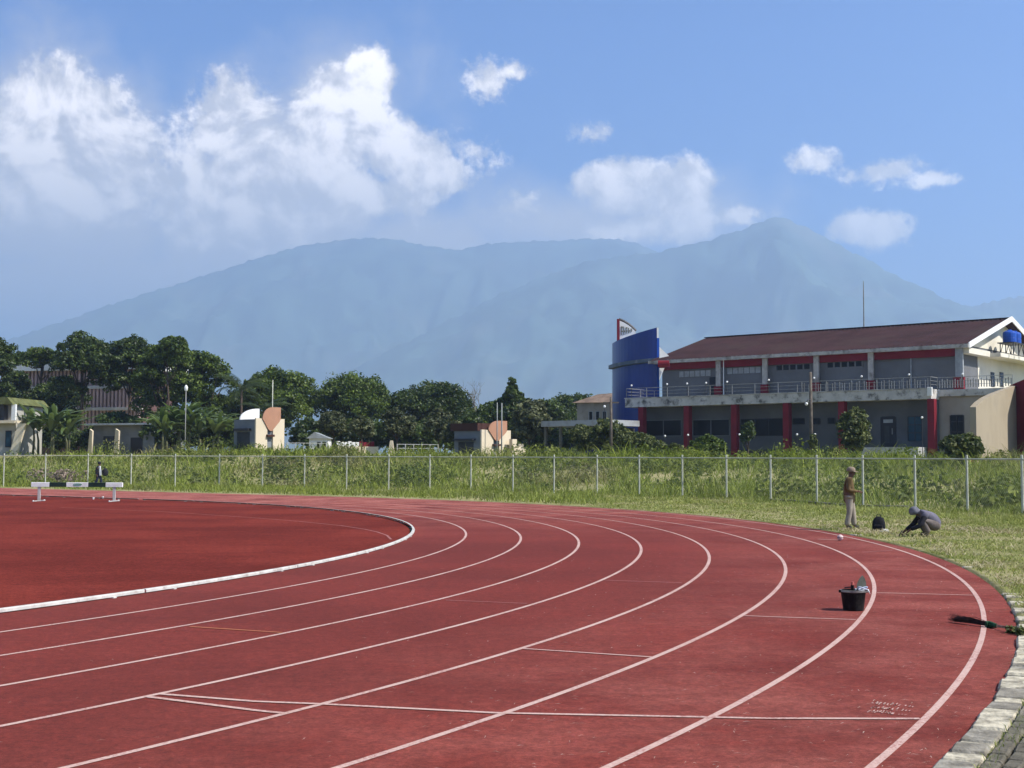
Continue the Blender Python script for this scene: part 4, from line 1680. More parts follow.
rail_run((U0 + .1, .12, SLT + .1), (U1 - .1, .12, SLT + .1))
rail_run((U1 - .1, .12, SLT + .1), (U1 - .1, 1.7, SLT + .1))
rail_run((U1 - .1, 1.7, SLT + .1), (U1 + 6.4, 1.7, SLT + .1), 2.0)
rail_run((U0 + .1, .12, SLT + .1), (U0 + .1, VU - .2, SLT + .1))
# closer uprights in the right third
for i in range(54):
    u = U1 * .60 + (U1 * .39) * i / 53
    if (i * 7) % 10 < 7:
        bal.append(MB().box(u - .022, u + .022, .09, .13, SLT + .12, SLT + .80 + .12 * ((i * 13) % 5 > 2)))
for i in range(28):
    u = U1 + .1 + 6.2 * i / 27
    bal.append(MB().box(u - .04, u + .04, 1.67, 1.72, SLT + .12, SLT + .78 + .12 * ((i * 13) % 5 > 2)))
ro = rail.build('balcony_railing', M_rail, bld)
for b_ in bal:
    b_.build('baluster', M_rail, ro)
# mast on the ridge
u, z0 = uz(864, 333, VRG)
_, z1 = uz(864, 281, VRG)
MB().tube([(u, VRG, ZR - .2), (u, VRG, z1 - 1.2), (u, VRG, z1)], [.07, .055, .03], 8).build('antenna_mast', M_rail, bld)
# entrance ramp
v0 = -.2
u0, zt = uz(871, 447.5, v0)
u1, _ = uz(924, 447.5, v0)
b = MB()
b.prism([(u0, zt), (u1, zt), (u1 + .25, BZ - .4), (u0 - 1.0, BZ - .4)], VL - .13, -1.6, 'y')
tag(b.build('entrance_platform', mat('pale_concrete', (0.42, 0.42, 0.41), .85, var=.12, vscale=1, stain=(.25, .24, .22), sscale=1, samt=.6), bld))

# blue water tanks on a steel stand against the gable
vT, zT0 = uz(1011, 343.5, None, UR + 1.6)
cpos = O2 + EU * (UR + 1.7) + EV * vT
ts = empty('tank_stand', (cpos.x, cpos.y, 0), BANG, 'dark steel stand braced against the gable under the blue tanks', 'stand')
zb0 = ZE - .6
b = MB()
for dx in (-.6, .6):
    for dyv in (-1.5, 0, 1.5):
        b.tube([(dx, dyv, zb0), (dx, dyv, zT0)], .05, 6)
        b.tube([(dx, dyv, zb0), (dx, dyv + (.8 if dyv < 1 else -.8), zT0)], .035, 6)
b.box(-.8, .8, -1.75, 1.75, zT0 - .08, zT0)
b.build('frame', M_darkm, ts)
for k, dyv in enumerate((-.68, .68)):
    c2 = cpos + EV * dyv
    wt = empty('water_tank', (c2.x, c2.y, zT0), BANG, 'blue plastic water tank on the stand, ' + ('nearer the roof slope' if k == 0 else 'nearer the right edge'), 'water tank', 'blue tanks at the gable')
    b = MB().lathe([(.56, .002), (.61, .06), (.61, .42), (.585, .46), (.61, .50), (.61, .88), (.56, 1.02), (.34, 1.13), (.22, 1.16)], 18)
    b.build('tank_body', M_bluel, wt, smooth=False)
    MB().lathe([(.22, 1.161), (.23, 1.21), (.17, 1.24)], 14).build('lid', M_bluel, wt)

# cream curved wall nearer to us, with a red end
pL = at(976, 460, 78)
pR = at(1019, 460, 88)
pE = at(1060, 460, 78)
cw = empty('curved_wall', (pL.x, pL.y, 0), 0, 'cream wall with a curved sloping top and a dark red end at the right edge', 'wall')


def wl(p):
    return Vector((p.x - pL.x, p.y - pL.y, p.z))


b = MB()
prof_px = [(976, 407, 78), (980, 402.5, 78.9), (986, 398, 80.2), (994, 394, 82.1), (1003, 390.5, 84.2), (1011, 387.5, 86.1), (1016.5, 385.5, 87.4)]
vs, fs = [], []
nrm = Vector((pR.x - pL.x, pR.y - pL.y, 0)).normalized()
nrm = Vector((-nrm.y, nrm.x, 0)) * .35
for px, py, Y in prof_px:
    tp = wl(at(px, py, Y))
    for off, z in ((Vector(), 1.0), (Vector(), tp.z), (nrm, tp.z), (nrm, 1.0)):
        vs.append((tp.x + off.x, tp.y + off.y, z))
for i in range(len(prof_px) - 1):
    for k in range(4):
        k2 = (k + 1) % 4
        fs.append((4 * i + k, 4 * i + k2, 4 * i + 4 + k2, 4 * i + 4 + k))
fs += [(0, 1, 2, 3), tuple(len(vs) - 4 + k for k in (3, 2, 1, 0))]
b.add(vs, fs)
b.build('wall_panel', mat('sandy_cream', (0.37, 0.31, 0.22), .9, var=.08, vscale=.5, stain=(.28, .24, .18), sscale=.5, samt=.5), cw)
b = MB()
e0, e1 = wl(at(1016.9, 385.3, 87.5)), wl(at(1062, 366, 84))
vs = []
for e in (e0, e1):
    for off, z in ((-nrm * .3, 1.0), (-nrm * .3, e.z), (nrm * 1.3, e.z), (nrm * 1.3, 1.0)):
        vs.append((e.x + off.x, e.y + off.y, z))
b.add(vs, [(0, 1, 2, 3), (7, 6, 5, 4), (0, 4, 5, 1), (1, 5, 6, 2), (2, 6, 7, 3), (3, 7, 4, 0)])
b.build('red_end', M_red, cw)
oz = at(971, 438, 78)
MB().box(oz.x - .11, oz.x + .11, oz.y - .1, oz.y + .1, 1.0, oz.z + .2, bev=.03).build('boundary_post', mat('orange_paint', (.30, .12, .05), .8))
tag(bpy.data.objects['boundary_post'], 'short orange post left of the cream curved wall', 'post')

# ------------------------------------------------------------------ blue tower
TY = 140.0
tw0 = at(657, 400, TY)
BT = empty('blue_tower', (tw0.x, tw0.y, 0), 0, 'curved deep blue tower wall at the left end of the sports building', 'tower')
b = MB()
# quarter curve in plan: starts frontal at the right end and turns away to the left
plan = []
Rad = 6.6
wTot = 4.13
for i in range(15):
    f = i / 14
    a = f * R(88)
    x = -math.sin(a) * (wTot)
    y = (1 - math.cos(a)) * Rad + f * 1.3
    plan.append((x, y))
vs, fs = [], []
ztop0 = at(657, 327.5, TY).z
for i, (x, y) in enumerate(plan):
    f = i / (len(plan) - 1)
    a = f * R(88)
    nx, ny = math.sin(a) * .9, math.cos(a) * .9
    zt = ztop0 - .25 * (-x)
    for (ox, oy), z in (((0, 0), .8), ((0, 0), zt), ((nx * .5, ny * .5), zt), ((nx * .5, ny * .5), .8)):
        vs.append((x + ox, y + oy, z))
for i in range(len(plan) - 1):
    for k in range(4):
        k2 = (k + 1) % 4
        fs.append((4 * i + k, 4 * i + k2, 4 * i + 4 + k2, 4 * i + 4 + k))
fs += [(0, 1, 2, 3), tuple(len(vs) - 4 + k for k in (3, 2, 1, 0))]
b.add(vs, fs)
b.build('curved_panel', M_blue, BT)
# edge strip, painted a lighter blue for the sun on its face
MB().box(.012, .26, -.02, .75, .8, at(659, 338, TY).z).build('edge_strip', M_bluel, BT)
MB().box(.012, .20, .0, .70, at(659, 337.9, TY).z, ztop0 - .02).build('edge_cap', M_white, BT)
# ring ledge
zr = at(657, 359.6, TY - .2).z
vs, fs = [], []
for i, (x, y) in enumerate(plan):
    f = i / (len(plan) - 1)
    a = f * R(88)
    nx, ny = math.sin(a), math.cos(a)
    for off, z in ((-.42, zr - .22), (-.42, zr + .16), (-.003, zr + .20), (-.003, zr - .26)):
        vs.append((x + nx * off, y + ny * off, z - .06 * (-x)))
for i in range(len(plan) - 1):
    for k in range(4):
        k2 = (k + 1) % 4
        fs.append((4 * i + k, 4 * i + k2, 4 * i + 4 + k2, 4 * i + 4 + k))
fs += [(0, 1, 2, 3), tuple(len(vs) - 4 + k for k in (3, 2, 1, 0))]
MB().add(vs, fs).build('ring_ledge', mat('slate_paint', (.10, .13, .17), .5, stain=(.3, .3, .3), sscale=.8, samt=.6), BT)
# sign fin rising behind the top
sg = empty('sign_fin', (tw0.x, tw0.y, 0), 0, 'white lettered fin sign with a red post behind the top of the blue tower', 'sign')


def sl(px, py, Y):
    p = at(px, py, Y)
    return Vector((p.x - tw0.x, p.y - tw0.y, p.z))


YS = 146
pts = [sl(619.5, 336, YS), sl(619.5, 320.5, YS), sl(624, 322.5, YS), sl(628.5, 325.2, YS), sl(632, 328, YS), sl(635.5, 331.5, YS), sl(636.5, 340, YS), sl(619.5, 344, YS)]
MB().prism([(p.x, p.z) for p in pts], YS - tw0.y, YS - tw0.y + .3, 'y').build('sign_face', M_white, sg)
a, c = sl(618.3, 319, YS), sl(618.3, 345, YS)
MB().box(a.x - .14, a.x + .14, a.y - .1, a.y + .35, c.z, a.z).build('red_post', M_red, sg)
b = MB()
tp = [sl(619, 319.5, YS), sl(624, 321.6, YS), sl(628.5, 324.4, YS), sl(632, 327.2, YS), sl(636, 331.3, YS)]
b.tube([p + Vector((0, .15, .05)) for p in tp], .16, 6)
b.build('curved_edge', M_darkm, sg)
b = MB()
lr = random.Random(2)
M_let = mat('sign_letters', (.16, .15, .10), .6)
for k, px in enumerate((621.3, 623.6, 626, 628.5, 631)):
    o = sl(px, 331.5 - .2 * k, YS)
    h = (1.0, .95, .75, .6, .4)[k] * .95
    y0 = o.y - .055
    b.box(o.x - .02, o.x + .05, y0, o.y - .002, o.z - h * .4, o.z + h * .6)
    if k % 2 == 0:
        b.box(o.x + .052, o.x + .17, y0, o.y - .002, o.z + h * .45, o.z + h * .58)
    b.box(o.x + .055, o.x + .15, y0, o.y - .002, o.z - h * .05, o.z + h * .08)
b.build('lettering', M_let, sg)
# red beam end and white bracket between tower and roof
p = at(663.5, 363.8, 134)
MB().tube([(p.x - .55, p.y, p.z), (p.x + .55, p.y - .2, p.z)], .34, 14).build('beam_end', M_red)
bo = bpy.data.objects['beam_end']
tag(bo, 'bright red round beam end between the blue tower and the roof', 'beam')
q = [at(659.5, 368, 134.4), at(664.5, 368, 134.4), at(659.5, 380, 134.4)]
MB().prism([(v.x, v.z) for v in q], q[0].y, q[0].y + .3, 'y').build('bracket', M_white)
tag(bpy.data.objects['bracket'], 'small white triangular bracket below the red beam end', 'bracket')
q = [at(659.5, 347, 136), at(669, 356, 136), at(659.5, 358, 136)]
MB().prism([(v.x, v.z) for v in q], q[0].y, q[0].y + .3, 'y').build('gable_fin', M_white)
tag(bpy.data.objects['gable_fin'], 'white triangular fin at the left roof end beside the blue tower', 'fin')

# ------------------------------------------------------------------ lamps around the building
GL = 'globe lamps on the balcony edge'


def globe(px, py, Y, zfoot, label, group, r=.10, name='globe_lamp'):
    p = at(px, py, Y)
    root = empty(name, (p.x, p.y, zfoot), 0, label, 'lamp', group)
    MB().tube([(0, 0, 0), (0, 0, p.z - zfoot - r * .8)], .03, 6).build('pole', M_darkm, root)
    b = MB()
    b.ball((0, 0, p.z - zfoot), r, 12, 8)
    b.build('globe', M_lamp, root, smooth=True)


def bal_depth(px):
    dx, dy, dz = ray(px, 380)
    return (.3 + O2.dot(EV)) / (dx * EV.x + dy * EV.y) * dy


tw_ = ['over the blue tower edge', 'at the bracket beside the tower', 'left of the upper door', 'beside the upper door', 'right of the first upper column', 'at the second upper column', 'at the top of the wooden pole', 'left of the fourth upper column', 'at the thin downpipe', 'at the right corner column']
for (px, py), w in zip([(631.5, 385.5), (667, 384.2), (687, 383.6), (706, 382.9), (727, 381.9), (768.7, 380), (814, 378), (861.5, 376.4), (909, 374.6), (962.5, 374)], tw_):
    globe(px, py, bal_depth(px), SLT + .1, 'white globe lamp on the balcony, ' + w, GL)
lw = ['at the left of the first red column', 'before the second red column', 'before the third red column', 'left of the wooden pole', 'right of the wooden pole', 'hung below the balcony slab']
for (px, py), w in zip([(665, 436), (688, 435), (739.5, 434.6), (797, 434.5), (815, 434.5), (922, 417.5)], lw):
    Y = bal_depth(px) - 2.2
    p = at(px, py, Y)
    globe(px, py, Y, float(ter(p.x, p.y)), 'white garden globe lamp ' + w, 'globe lamps in the garden strip', r=.105)

# poles
def pole(name, px, top, Y, r, m, label, cat='pole', lamp=None):
    p = at(px, top, Y)
    zg = float(ter(p.x, p.y))
    root = empty(name, (p.x, p.y, zg), 0, label, cat)
    MB().tube([(0, 0, -.3), (0, 0, (p.z - zg) * .5), (0, 0, p.z - zg)], [r, r * .9, r * .75], 10).build('shaft', m, root, smooth=True)
    return root, p.z - zg


M_conc2 = mat('dull_galvanised', (.27, .29, .28), .6, stain=(.15, .14, .12), sscale=1, samt=.6)
M_wood = mat('grey_wood', (0.13, 0.11, 0.09), .9, var=.3, vscale=3)
r_, h_ = pole('wooden_pole', 810.5, 372, 104, .15, M_wood, 'grey wooden pole with a round lamp in front of the balcony middle')
p = at(806, 403.3, 103.9)
z_ = p.z - r_.location.z
b = MB().tube([(0, -.1, z_ + .25), (-.25, -.15, z_ + .28), (-.38, -.15, z_ + .1)], .03, 6)
b.build('lamp_arm', M_darkm, r_)
b = MB()
b.ball((-.38, -.15, z_ - .05), .13, 12, 8)
b.build('lamp_globe', M_lamp, r_, smooth=True)
tree(813, 4, 432, 456, 103.5, 'olive', 'creeper climbing the foot of the wooden pole', shape='round', lobes=5, leaf=.14, clumps=12, name='creeper', cat='creeper', trunk=False)
r_, h_ = pole('utility_pole', 611, 397, 104, .13, M_wood, 'dark utility pole in front of the left edge of the blue tower')
MB().box(-.6, .6, -.05, .05, h_ - .5, h_ - .38).build('crossarm', M_wood, r_)
p = at(604.5, 406.5, 130)
zg = float(ter(p.x, p.y))
globe(604.5, 406.5, 130, zg, 'white globe lamp before the hip-roofed house', None, r=.13)
r_, h_ = pole('lamp_post', 186, 391, 130, .055, M_rail, 'pale lamp post with a white lantern among the banana plants', 'lamp post')
b = MB().lathe([(.08, h_ - .02), (.15, h_ + .06), (.19, h_ + .36), (.12, h_ + .5), (.03, h_ + .6)], 12)
b.build('lantern', M_lamp, r_, smooth=True)
pole('flagpole', 272.8, 380, 131, .06, M_post, 'white flagpole without a flag rising behind the first kiosk', 'flagpole')
pole('steel_pole', 497.2, 402.5, 112, .055, M_conc2, 'left one of two pale steel poles at the second kiosk', 'pole')
pole('steel_pole', 501.8, 403, 109, .065, M_conc2, 'right, slightly thicker one of two steel poles at the second kiosk', 'pole')

# ------------------------------------------------------------------ kiosks
M_kdark = mat('grey_side_render', (0.20, 0.215, 0.23), .9, var=.1, vscale=.8)
M_orange = mat('terracotta_paint', (0.42, 0.225, 0.145), .8, var=.08, vscale=.6)
M_kcream = mat('pale_cream_paint', (0.66, 0.57, 0.42), .85, var=.05, vscale=.5)
M_brown = mat('dark_brown_band', (0.07, 0.032, 0.024), .7)


def kiosk(name, px_corner, Y, W, Dp, ybase, ytop_cream, ytop_orange, label, cat, arch_white):
    """front runs along EV from the corner (sunlit), left side runs along -EU (shaded)"""
    c = at(px_corner, ybase, Y)
    zg = float(ter(c.x, c.y))
    root = empty(name, (c.x, c.y, zg), BANG, label, cat)
    Hc = at(px_corner, ytop_cream, Y).z - zg
    Ho = at(px_corner, ytop_orange, Y).z - zg
    # body: local x = EU (towards viewer-right), y = EV; front face at x=0
    MB().box(-Dp, -.16, .05, W - .05, -.3, Hc - .1).build('body', M_kdark, root)
    MB().box(-Dp + .5, -.9, .012, .048, -.2, Hc * .62).build('roller_door', M_base, root)
    MB().box(-Dp + .3, -.7, -.35, .045, Hc * .66, Hc * .72).build('awning', M_darkm, root)
    # two cream wing panels with rounded inner shoulders
    for sgn in (0, 1):
        poly = [(0, -.3), (0, Hc)]
        w1 = W * .40
        n = 8
        for i in range(n + 1):
            a = math.pi / 2 * i / n
            poly.append((w1 * .35 + (w1 * .65) * math.sin(a), Hc - .0 - (1 - math.cos(a)) * Hc * .36))
        poly.append((w1, -.3))
        if sgn:
            poly = [(W - x, z) for x, z in poly]
        MB().prism(poly, -.155, .0, 'x').build('cream_panel', M_kcream, root)
    # terracotta petal in front of the gap: rounded left top, straight right edge, pointed foot
    poly = [(W * .47, Hc * .66), (W * .40, Hc * .72), (W * .29, Hc * .88), (W * .21, Hc * .99)]
    for i in range(1, 11):
        a = math.pi / 2 * i / 10
        poly.append((W * .21 + W * .36 * (1 - math.cos(a)), Hc * .99 + (Ho - Hc * .99) * math.sin(a)))
    poly += [(W * .84, Ho), (W * .84, Hc * .99), (W * .80, Hc * .92), (W * .68, Hc * .80), (W * .58, Hc * .70), (W * .56, Hc * .66)]
    MB().prism(poly, .004, .10, 'x').build('terracotta_panel', M_orange, root)
    MB().box(-.30, -.175, W * .40, W * .60, -.2, Hc * .60).build('entrance', M_brown, root)
    MB().box(-.02, .25, W * .36, W * .60, Hc * .50, Hc * .56).build('canopy', M_brown, root)
    if arch_white:
        # white quarter-round petal standing on the roof edge
        poly = [(.02, Hc - .12)]
        for i in range(11):
            a = math.pi / 2 * i / 10
            poly.append((.02 + 2.35 * (1 - math.cos(a)), Hc - .12 + (Ho - Hc + .05) * math.sin(a)))
        poly.append((2.37, Hc - .12))
        MB().prism(poly, -Dp + .75, -Dp + .9, 'x').build('white_petal', M_white, root)
    else:
        MB().box(-Dp - .3, -.35, -.12, W * .55, Hc - .09, Ho - .25).build('roof_band', M_brown, root)
    return root, Hc


kiosk('kiosk', 255.5, 124, 3.5, 3.2, 450, 418, 406.5, 'kiosk with orange petal front, cream panels and a white petal on its roof', 'kiosk', True)
k2, h2 = kiosk('kiosk', 481.5, 112, 3.9, 3.1, 456, 429.5, 420, 'kiosk with orange petal front, brown roof band and cream steps', 'kiosk', False)
b = MB()
for i, hh in enumerate((h2 * .72, h2 * .5, h2 * .42)):
    b.box(.35 + .05, .75, 3.2 + .62 * i, 3.2 + .62 * (i + 1) - .004, -.2, hh)
b.build('stepped_wall', M_kcream, k2)
for i, px in enumerate((505, 508.5, 521.5)):
    p = at(px, 444, 118 + i)
    zg = float(ter(p.x, p.y))
    b = MB().box(-.13, .13, -.13, .13, -.2, p.z - zg, Matrix.Rotation(.08 if i == 0 else 0, 4, 'Y'), bev=.02)
    o = b.build('gate_post', M_kcream)
    o.location = (p.x + (1.2 if i < 2 else 0), p.y, zg)
    tag(o, ['leaning pale gate post nearest the second kiosk', 'upright pale gate post beside the leaning one', 'lone pale gate post right of the grey-green tree trunk'][i], 'post', 'pale posts right of the second kiosk')

# ------------------------------------------------------------------ low cream wall with red and white posts
pa, pb = at(336, 448, 128), at(378, 448, 130)
zg = min(float(ter(pa.x, pa.y)), float(ter(pb.x, pb.y)))
ztop = at(356, 446.5, 129).z
lwall = empty('low_wall', (pa.x, pa.y, zg), math.atan2(pb.y - pa.y, pb.x - pa.x), 'low cream wall topped by short white and red posts', 'wall')
Lw = (pb - pa).length
MB().box(0, Lw, -.12, .12, -.4, ztop - zg).build('wall_body', M_kcream, lwall)
for i in range(10):
    x = Lw * (.05 + .09 * i)
    MB().box(x - .16, x + .16, -.09, .09, ztop - zg + .002, ztop - zg + (.42 if i % 3 else .5)).build('cap_post', M_white if i < 6 else M_red, lwall)
# white railing
pa, pb = at(397, 450, 127), at(438, 450, 129)
zg = float(ter(pa.x, pa.y))
M_whiter = mat('dusty_white_rail', (.46, .46, .44), .7, stain=(.3, .28, .25), sscale=1.5, samt=.6)
wr = empty('white_railing', (pa.x, pa.y, zg), math.atan2(pb.y - pa.y, pb.x - pa.x), 'white metal railing under the dark rounded tree', 'railing')
Lw = (pb - pa).length
zt = at(417, 444.5, 128).z - zg
b = MB()
for h in (zt, zt * .72, zt * .42):
    b.tube([(0, 0, h), (Lw, 0, h)], .03, 6)
b.build('rail', M_whiter, wr)
for i in range(6):
    MB().tube([(Lw * i / 5, 0, -.2), (Lw * i / 5, 0, zt + .04)], .045, 6).build('post', M_whiter, wr)
p = at(391.5, 440.5, 126)
zg = float(ter(p.x, p.y))
o = MB().prism([(-.42, -.3), (.42, -.3), (.12, p.z - zg), (-.12, p.z - zg)], -.2, .2, 'y').build('marker_stone', M_kcream)
o.location = (p.x, p.y, zg)
tag(o, 'pale tapering marker stone left of the white railing', 'marker')
# second railing and white house bits right of the first kiosk
pa, pb = at(287, 446, 132), at(328, 446, 134)
zg = float(ter(pa.x, pa.y))
wr = empty('white_railing', (pa.x, pa.y, zg), math.atan2(pb.y - pa.y, pb.x - pa.x), 'white two-bar railing running right from the first kiosk', 'railing')
Lw = (pb - pa).length
zt = at(300, 443, 132).z - zg
b = MB()
for h in (zt, zt * .5):
    b.tube([(0, 0, h), (Lw, 0, h)], .03, 6)
b.build('rail', M_whiter, wr)
for i in range(6):
    MB().tube([(Lw * i / 5, 0, -.2), (Lw * i / 5, 0, zt + .04)], .045, 6).build('post', M_whiter, wr)
p0, p1 = at(309, 446, 138), at(328, 446, 138)
zg = float(ter(p0.x, p0.y))
hs = empty('white_hut', (p0.x, p0.y, zg), 0, 'small white hut with dark windows behind the two-bar railing', 'hut')
Wd_ = p1.x - p0.x
hz = at(318, 438.5, 138).z - zg
MB().box(0, Wd_, 0, 2.5, -.3, hz).build('wall', M_white, hs)
MB().prism([(-.25, hz), (Wd_ + .25, hz), (Wd_ * .3, hz + .65)], -.3, 2.8, 'y').build('roof', M_pale, hs)
for k in range(2):
    x = Wd_ * (.42 + .28 * k)
    MB().box(x, x + Wd_ * .2, -.03, -.002, hz * .3, hz * .8).build('window', M_glass, hs)

# ------------------------------------------------------------------ flat shed and hip-roofed house
pa, pb = at(541, 425, 134), at(607, 425, 128)
zg = float(ter(pa.x, pa.y))
shed = empty('flat_shed', (pa.x, pa.y, zg), math.atan2(pb.y - pa.y, pb.x - pa.x), 'open shed with a long flat pale grey roof left of the blue tower', 'shed')
Lw = math.hypot(pb.x - pa.x, pb.y - pa.y)
z0_, z1_ = at(541, 426.8, 134).z - zg, at(541, 421.2, 134).z - zg
MB().box(0, Lw, 0, 5, z0_, z1_).build('roof', mat('pale_sheet_metal', (.36, .38, .40), .6, stain=(.2, .19, .18), sscale=.6, samt=.6), shed)
for i in range(5):
    MB().box(Lw * (.03 + .235 * i) - .12, Lw * (.03 + .235 * i) + .12, .3, .54, -.3, z0_ - .002).build('column', M_conc, shed)
MB().box(.2, Lw - .2, 4.3, 4.5, -.3, z0_ * .95).build('back_wall', M_base, shed)
MB().box(-.6, Lw + 1.2, -.1, .05, -.3, z0_ * .34).build('blue_wall', mat('dull_blue_paint', (.03, .035, .085), .8, var=.2, vscale=.6), shed)
pa = at(577, 430, 165)
zg = float(ter(pa.x, pa.y))
pw = (613 - 577) * mperpx(165)
hr = empty('hip_roofed_house', (pa.x, pa.y, zg), R(-22), 'weathered beige upper-floor house with brownish hip roof behind the flat shed', 'house')
ze_, zt_ = at(590, 403, 165).z - zg, at(600, 393.5, 165).z - zg
MB().box(0, pw, 0, 6, -.3, ze_).build('wall', mat('weathered_beige', (.33, .30, .26), .9, var=.15, vscale=.6, stain=(.2, .18, .16), sscale=.5, samt=.7), hr)
b = MB().add([(-.5, -.5, ze_), (pw + .5, -.5, ze_), (pw + .5, 6.5, ze_), (-.5, 6.5, ze_), (1.9, 2.6, zt_), (pw + .3, 3.0, zt_ + .2)], [(0, 3, 2, 1), (0, 1, 5, 4), (1, 2, 5), (2, 3, 4, 5), (3, 0, 4)])
b.build('roof', mat('brown_tiles', (.20, .145, .11), .9, var=.25, vscale=1.2, stain=(.32, .27, .2), sscale=.5, samt=.6), hr)
for i in range(3):
    x = pw * (.34 + .2 * i)
    f = MB().box(x, x + pw * .13, -.05, -.002, ze_ * .66, ze_ * .86).build('window', M_pale, hr)
    MB().box(x + .1, x + pw * .13 - .1, -.065, -.051, ze_ * .67, ze_ * .85).build('pane', M_glass, f)

# ------------------------------------------------------------------ left: pink office block, veranda, cream house
pa, pb = at(17, 430, 192), at(142, 430, 186)
zg = float(ter(pa.x, pa.y))
ob = empty('office_block', (pa.x, pa.y, zg), math.atan2(pb.y - pa.y, pb.x - pa.x), 'pink-brown office block with vertical fins and white flat roof, half hidden by trees', 'building')
Lw = math.hypot(pb.x - pa.x, pb.y - pa.y)
zr0_, zr1_ = at(60, 371, 190).z - zg, at(60, 364, 190).z - zg
MB().box(0, Lw, 0, 9, -.3, zr0_).build('wall', mat('pinkish_render', (.13, .075, .072), .9, var=.15, vscale=.6), ob)
MB().box(-1.2, Lw + 1.2, -1.3, 10, zr0_ + .002, zr1_).build('roof', M_white, ob)
M_pink = mat('pink_fin', (.62, .43, .41), .8, var=.1, vscale=.8)
nf = 34
for i in range(nf):
    x = Lw * (i + .5) / nf
    MB().box(x - .15, x + .15, -.55, -.002, 3.2, zr0_ - .003).build('fin', M_pink, ob)
M_ledge = mat('off_white_ledge', (.62, .58, .55), .8, var=.1, vscale=.6)
for z in (zr0_ * .80, zr0_ * .55, zr0_ * .30):
    MB().box(-.1, Lw + .1, -.75, -.003, z - .22, z + .22).build('ledge', M_ledge, ob)
for zc in (zr0_ * .42, zr0_ * .76):
    for i in range(11):
        x = Lw * (i + .5) / 11
        MB().box(x - 1.0, x + 1.0, -.045, -.001, zc - .8, zc + .9).build('window', M_glass, ob)
pa, pb = at(86, 440, 150), at(158, 440, 146)
zg = float(ter(pa.x, pa.y))
ve = empty('veranda', (pa.x, pa.y, zg), math.atan2(pb.y - pa.y, pb.x - pa.x), 'low grey veranda with white roof edge and two cream pillars beside the left banana clump', 'veranda')
Lw = math.hypot(pb.x - pa.x, pb.y - pa.y)
zr_ = at(105, 423.5, 149).z - zg
MB().box(.5, Lw, .6, 4.5, -.3, zr_ - .2).build('back_wall', mat('dull_grey_wall', (.22, .225, .23), .9, var=.15, vscale=.8), ve)
MB().box(.1, Lw * .95, -.5, 4.8, zr_ - .2 + .002, zr_).build('roof', mat('pale_roof_sheet', (.55, .56, .57), .7, stain=(.25, .24, .23), sscale=.8, samt=.6), ve)
for x0, x1 in ((.1, .155), (.46, .525)):
    zz = at(95, 429, 149).z - zg
    MB().prism([(Lw * x0 - .1, -.3), (Lw * x1, -.3), (Lw * x1, zz - .25), (Lw * x0 + .2, zz)], -.8, -.55, 'y').build('pillar', M_kcream, ve)
MB().box(Lw * .20, Lw * .42, -.02 + .56, .598, -.2, zr_ * .6).build('door', M_base, ve)
MB().box(Lw * .58, Lw * .74, .55, .598, -.2, zr_ * .55).build('grille', M_darkm, ve)
MB().box(Lw * .83, Lw * .97, -.35, .2, -.3, zr_ * .72).build('side_wall', M_kdark, ve)
pa = at(-20, 440, 140)
zg = float(ter(pa.x, pa.y))
hs = empty('cream_house', (pa.x, pa.y, zg), R(-8), 'cream house with mossy roof and balcony cut off by the left edge', 'house')
pw = 38 * mperpx(140)
zf, ze_, zt_ = at(0, 420.5, 140).z - zg, at(0, 404.5, 140).z - zg, at(0, 397.5, 140).z - zg
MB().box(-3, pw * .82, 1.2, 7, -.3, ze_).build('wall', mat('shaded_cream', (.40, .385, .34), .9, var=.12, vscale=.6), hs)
MB().box(-3, pw * .98, -.2, 1.195, zf - .28, zf).build('balcony_floor', M_kcream, hs)
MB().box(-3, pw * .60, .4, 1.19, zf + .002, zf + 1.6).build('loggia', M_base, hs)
MB().prism([(-3.5, ze_), (pw * .95, ze_), (pw * .78, zt_), (-3.5, zt_)], -.4, 7.5, 'y').build('roof', mat('mossy_tiles', (.12, .13, .05), .9, var=.3, vscale=1.5), hs)
MB().box(pw * .88, pw * .99, -.15, .15, zf + .002, ze_ - .003).build('column', M_white, hs)
f = MB().box(pw * .55, pw * .72, 1.14, 1.198, zf * .25, zf * .72).build('window', M_frame, hs)
MB().box(pw * .565, pw * .705, 1.12, 1.139, zf * .28, zf * .69).build('pane', M_glassb, f)
MB().prism([(pw * .80, -.3), (pw * 1.0, -.3), (pw * 1.27, zf - .32), (pw * 1.05, zf - .32)], .0, .3, 'y').build('slanted_prop', M_kcream, hs)

# ------------------------------------------------------------------ steeplechase barrier
YB = 55.0
pl, pr = at(31.5, 485, YB), at(122.8, 485, YB)
bar = empty('steeplechase_barrier', (pl.x, YB, 0), 0, 'wooden steeplechase barrier striped white and dark green on two steel legs', 'barrier')
LB = pr.x - pl.x
zt = at(77, 482.4, YB).z
M_dgreen = mat('dark_green_paint', (0.018, 0.032, 0.026), .5, var=.2, vscale=3)
M_bwhite = mat('barrier_white', (0.76, 0.76, 0.74), .5, var=.05, vscale=3, stain=(.5, .48, .44), sscale=2, samt=.5)
cuts = [0, .20, .385, .625, .815, 1.0]
for i in range(5):
    MB().box(LB * cuts[i] + (.002 if i else 0), LB * cuts[i + 1], -.065, .065, zt - .185, zt, bev=.012).build('beam_section', M_bwhite if i % 2 == 0 else M_dgreen, bar)
M_leg = mat('galvanised_leg', (0.52, 0.50, 0.47), .5, metal=.2, stain=(.25, .22, .19), sscale=4, samt=.5)
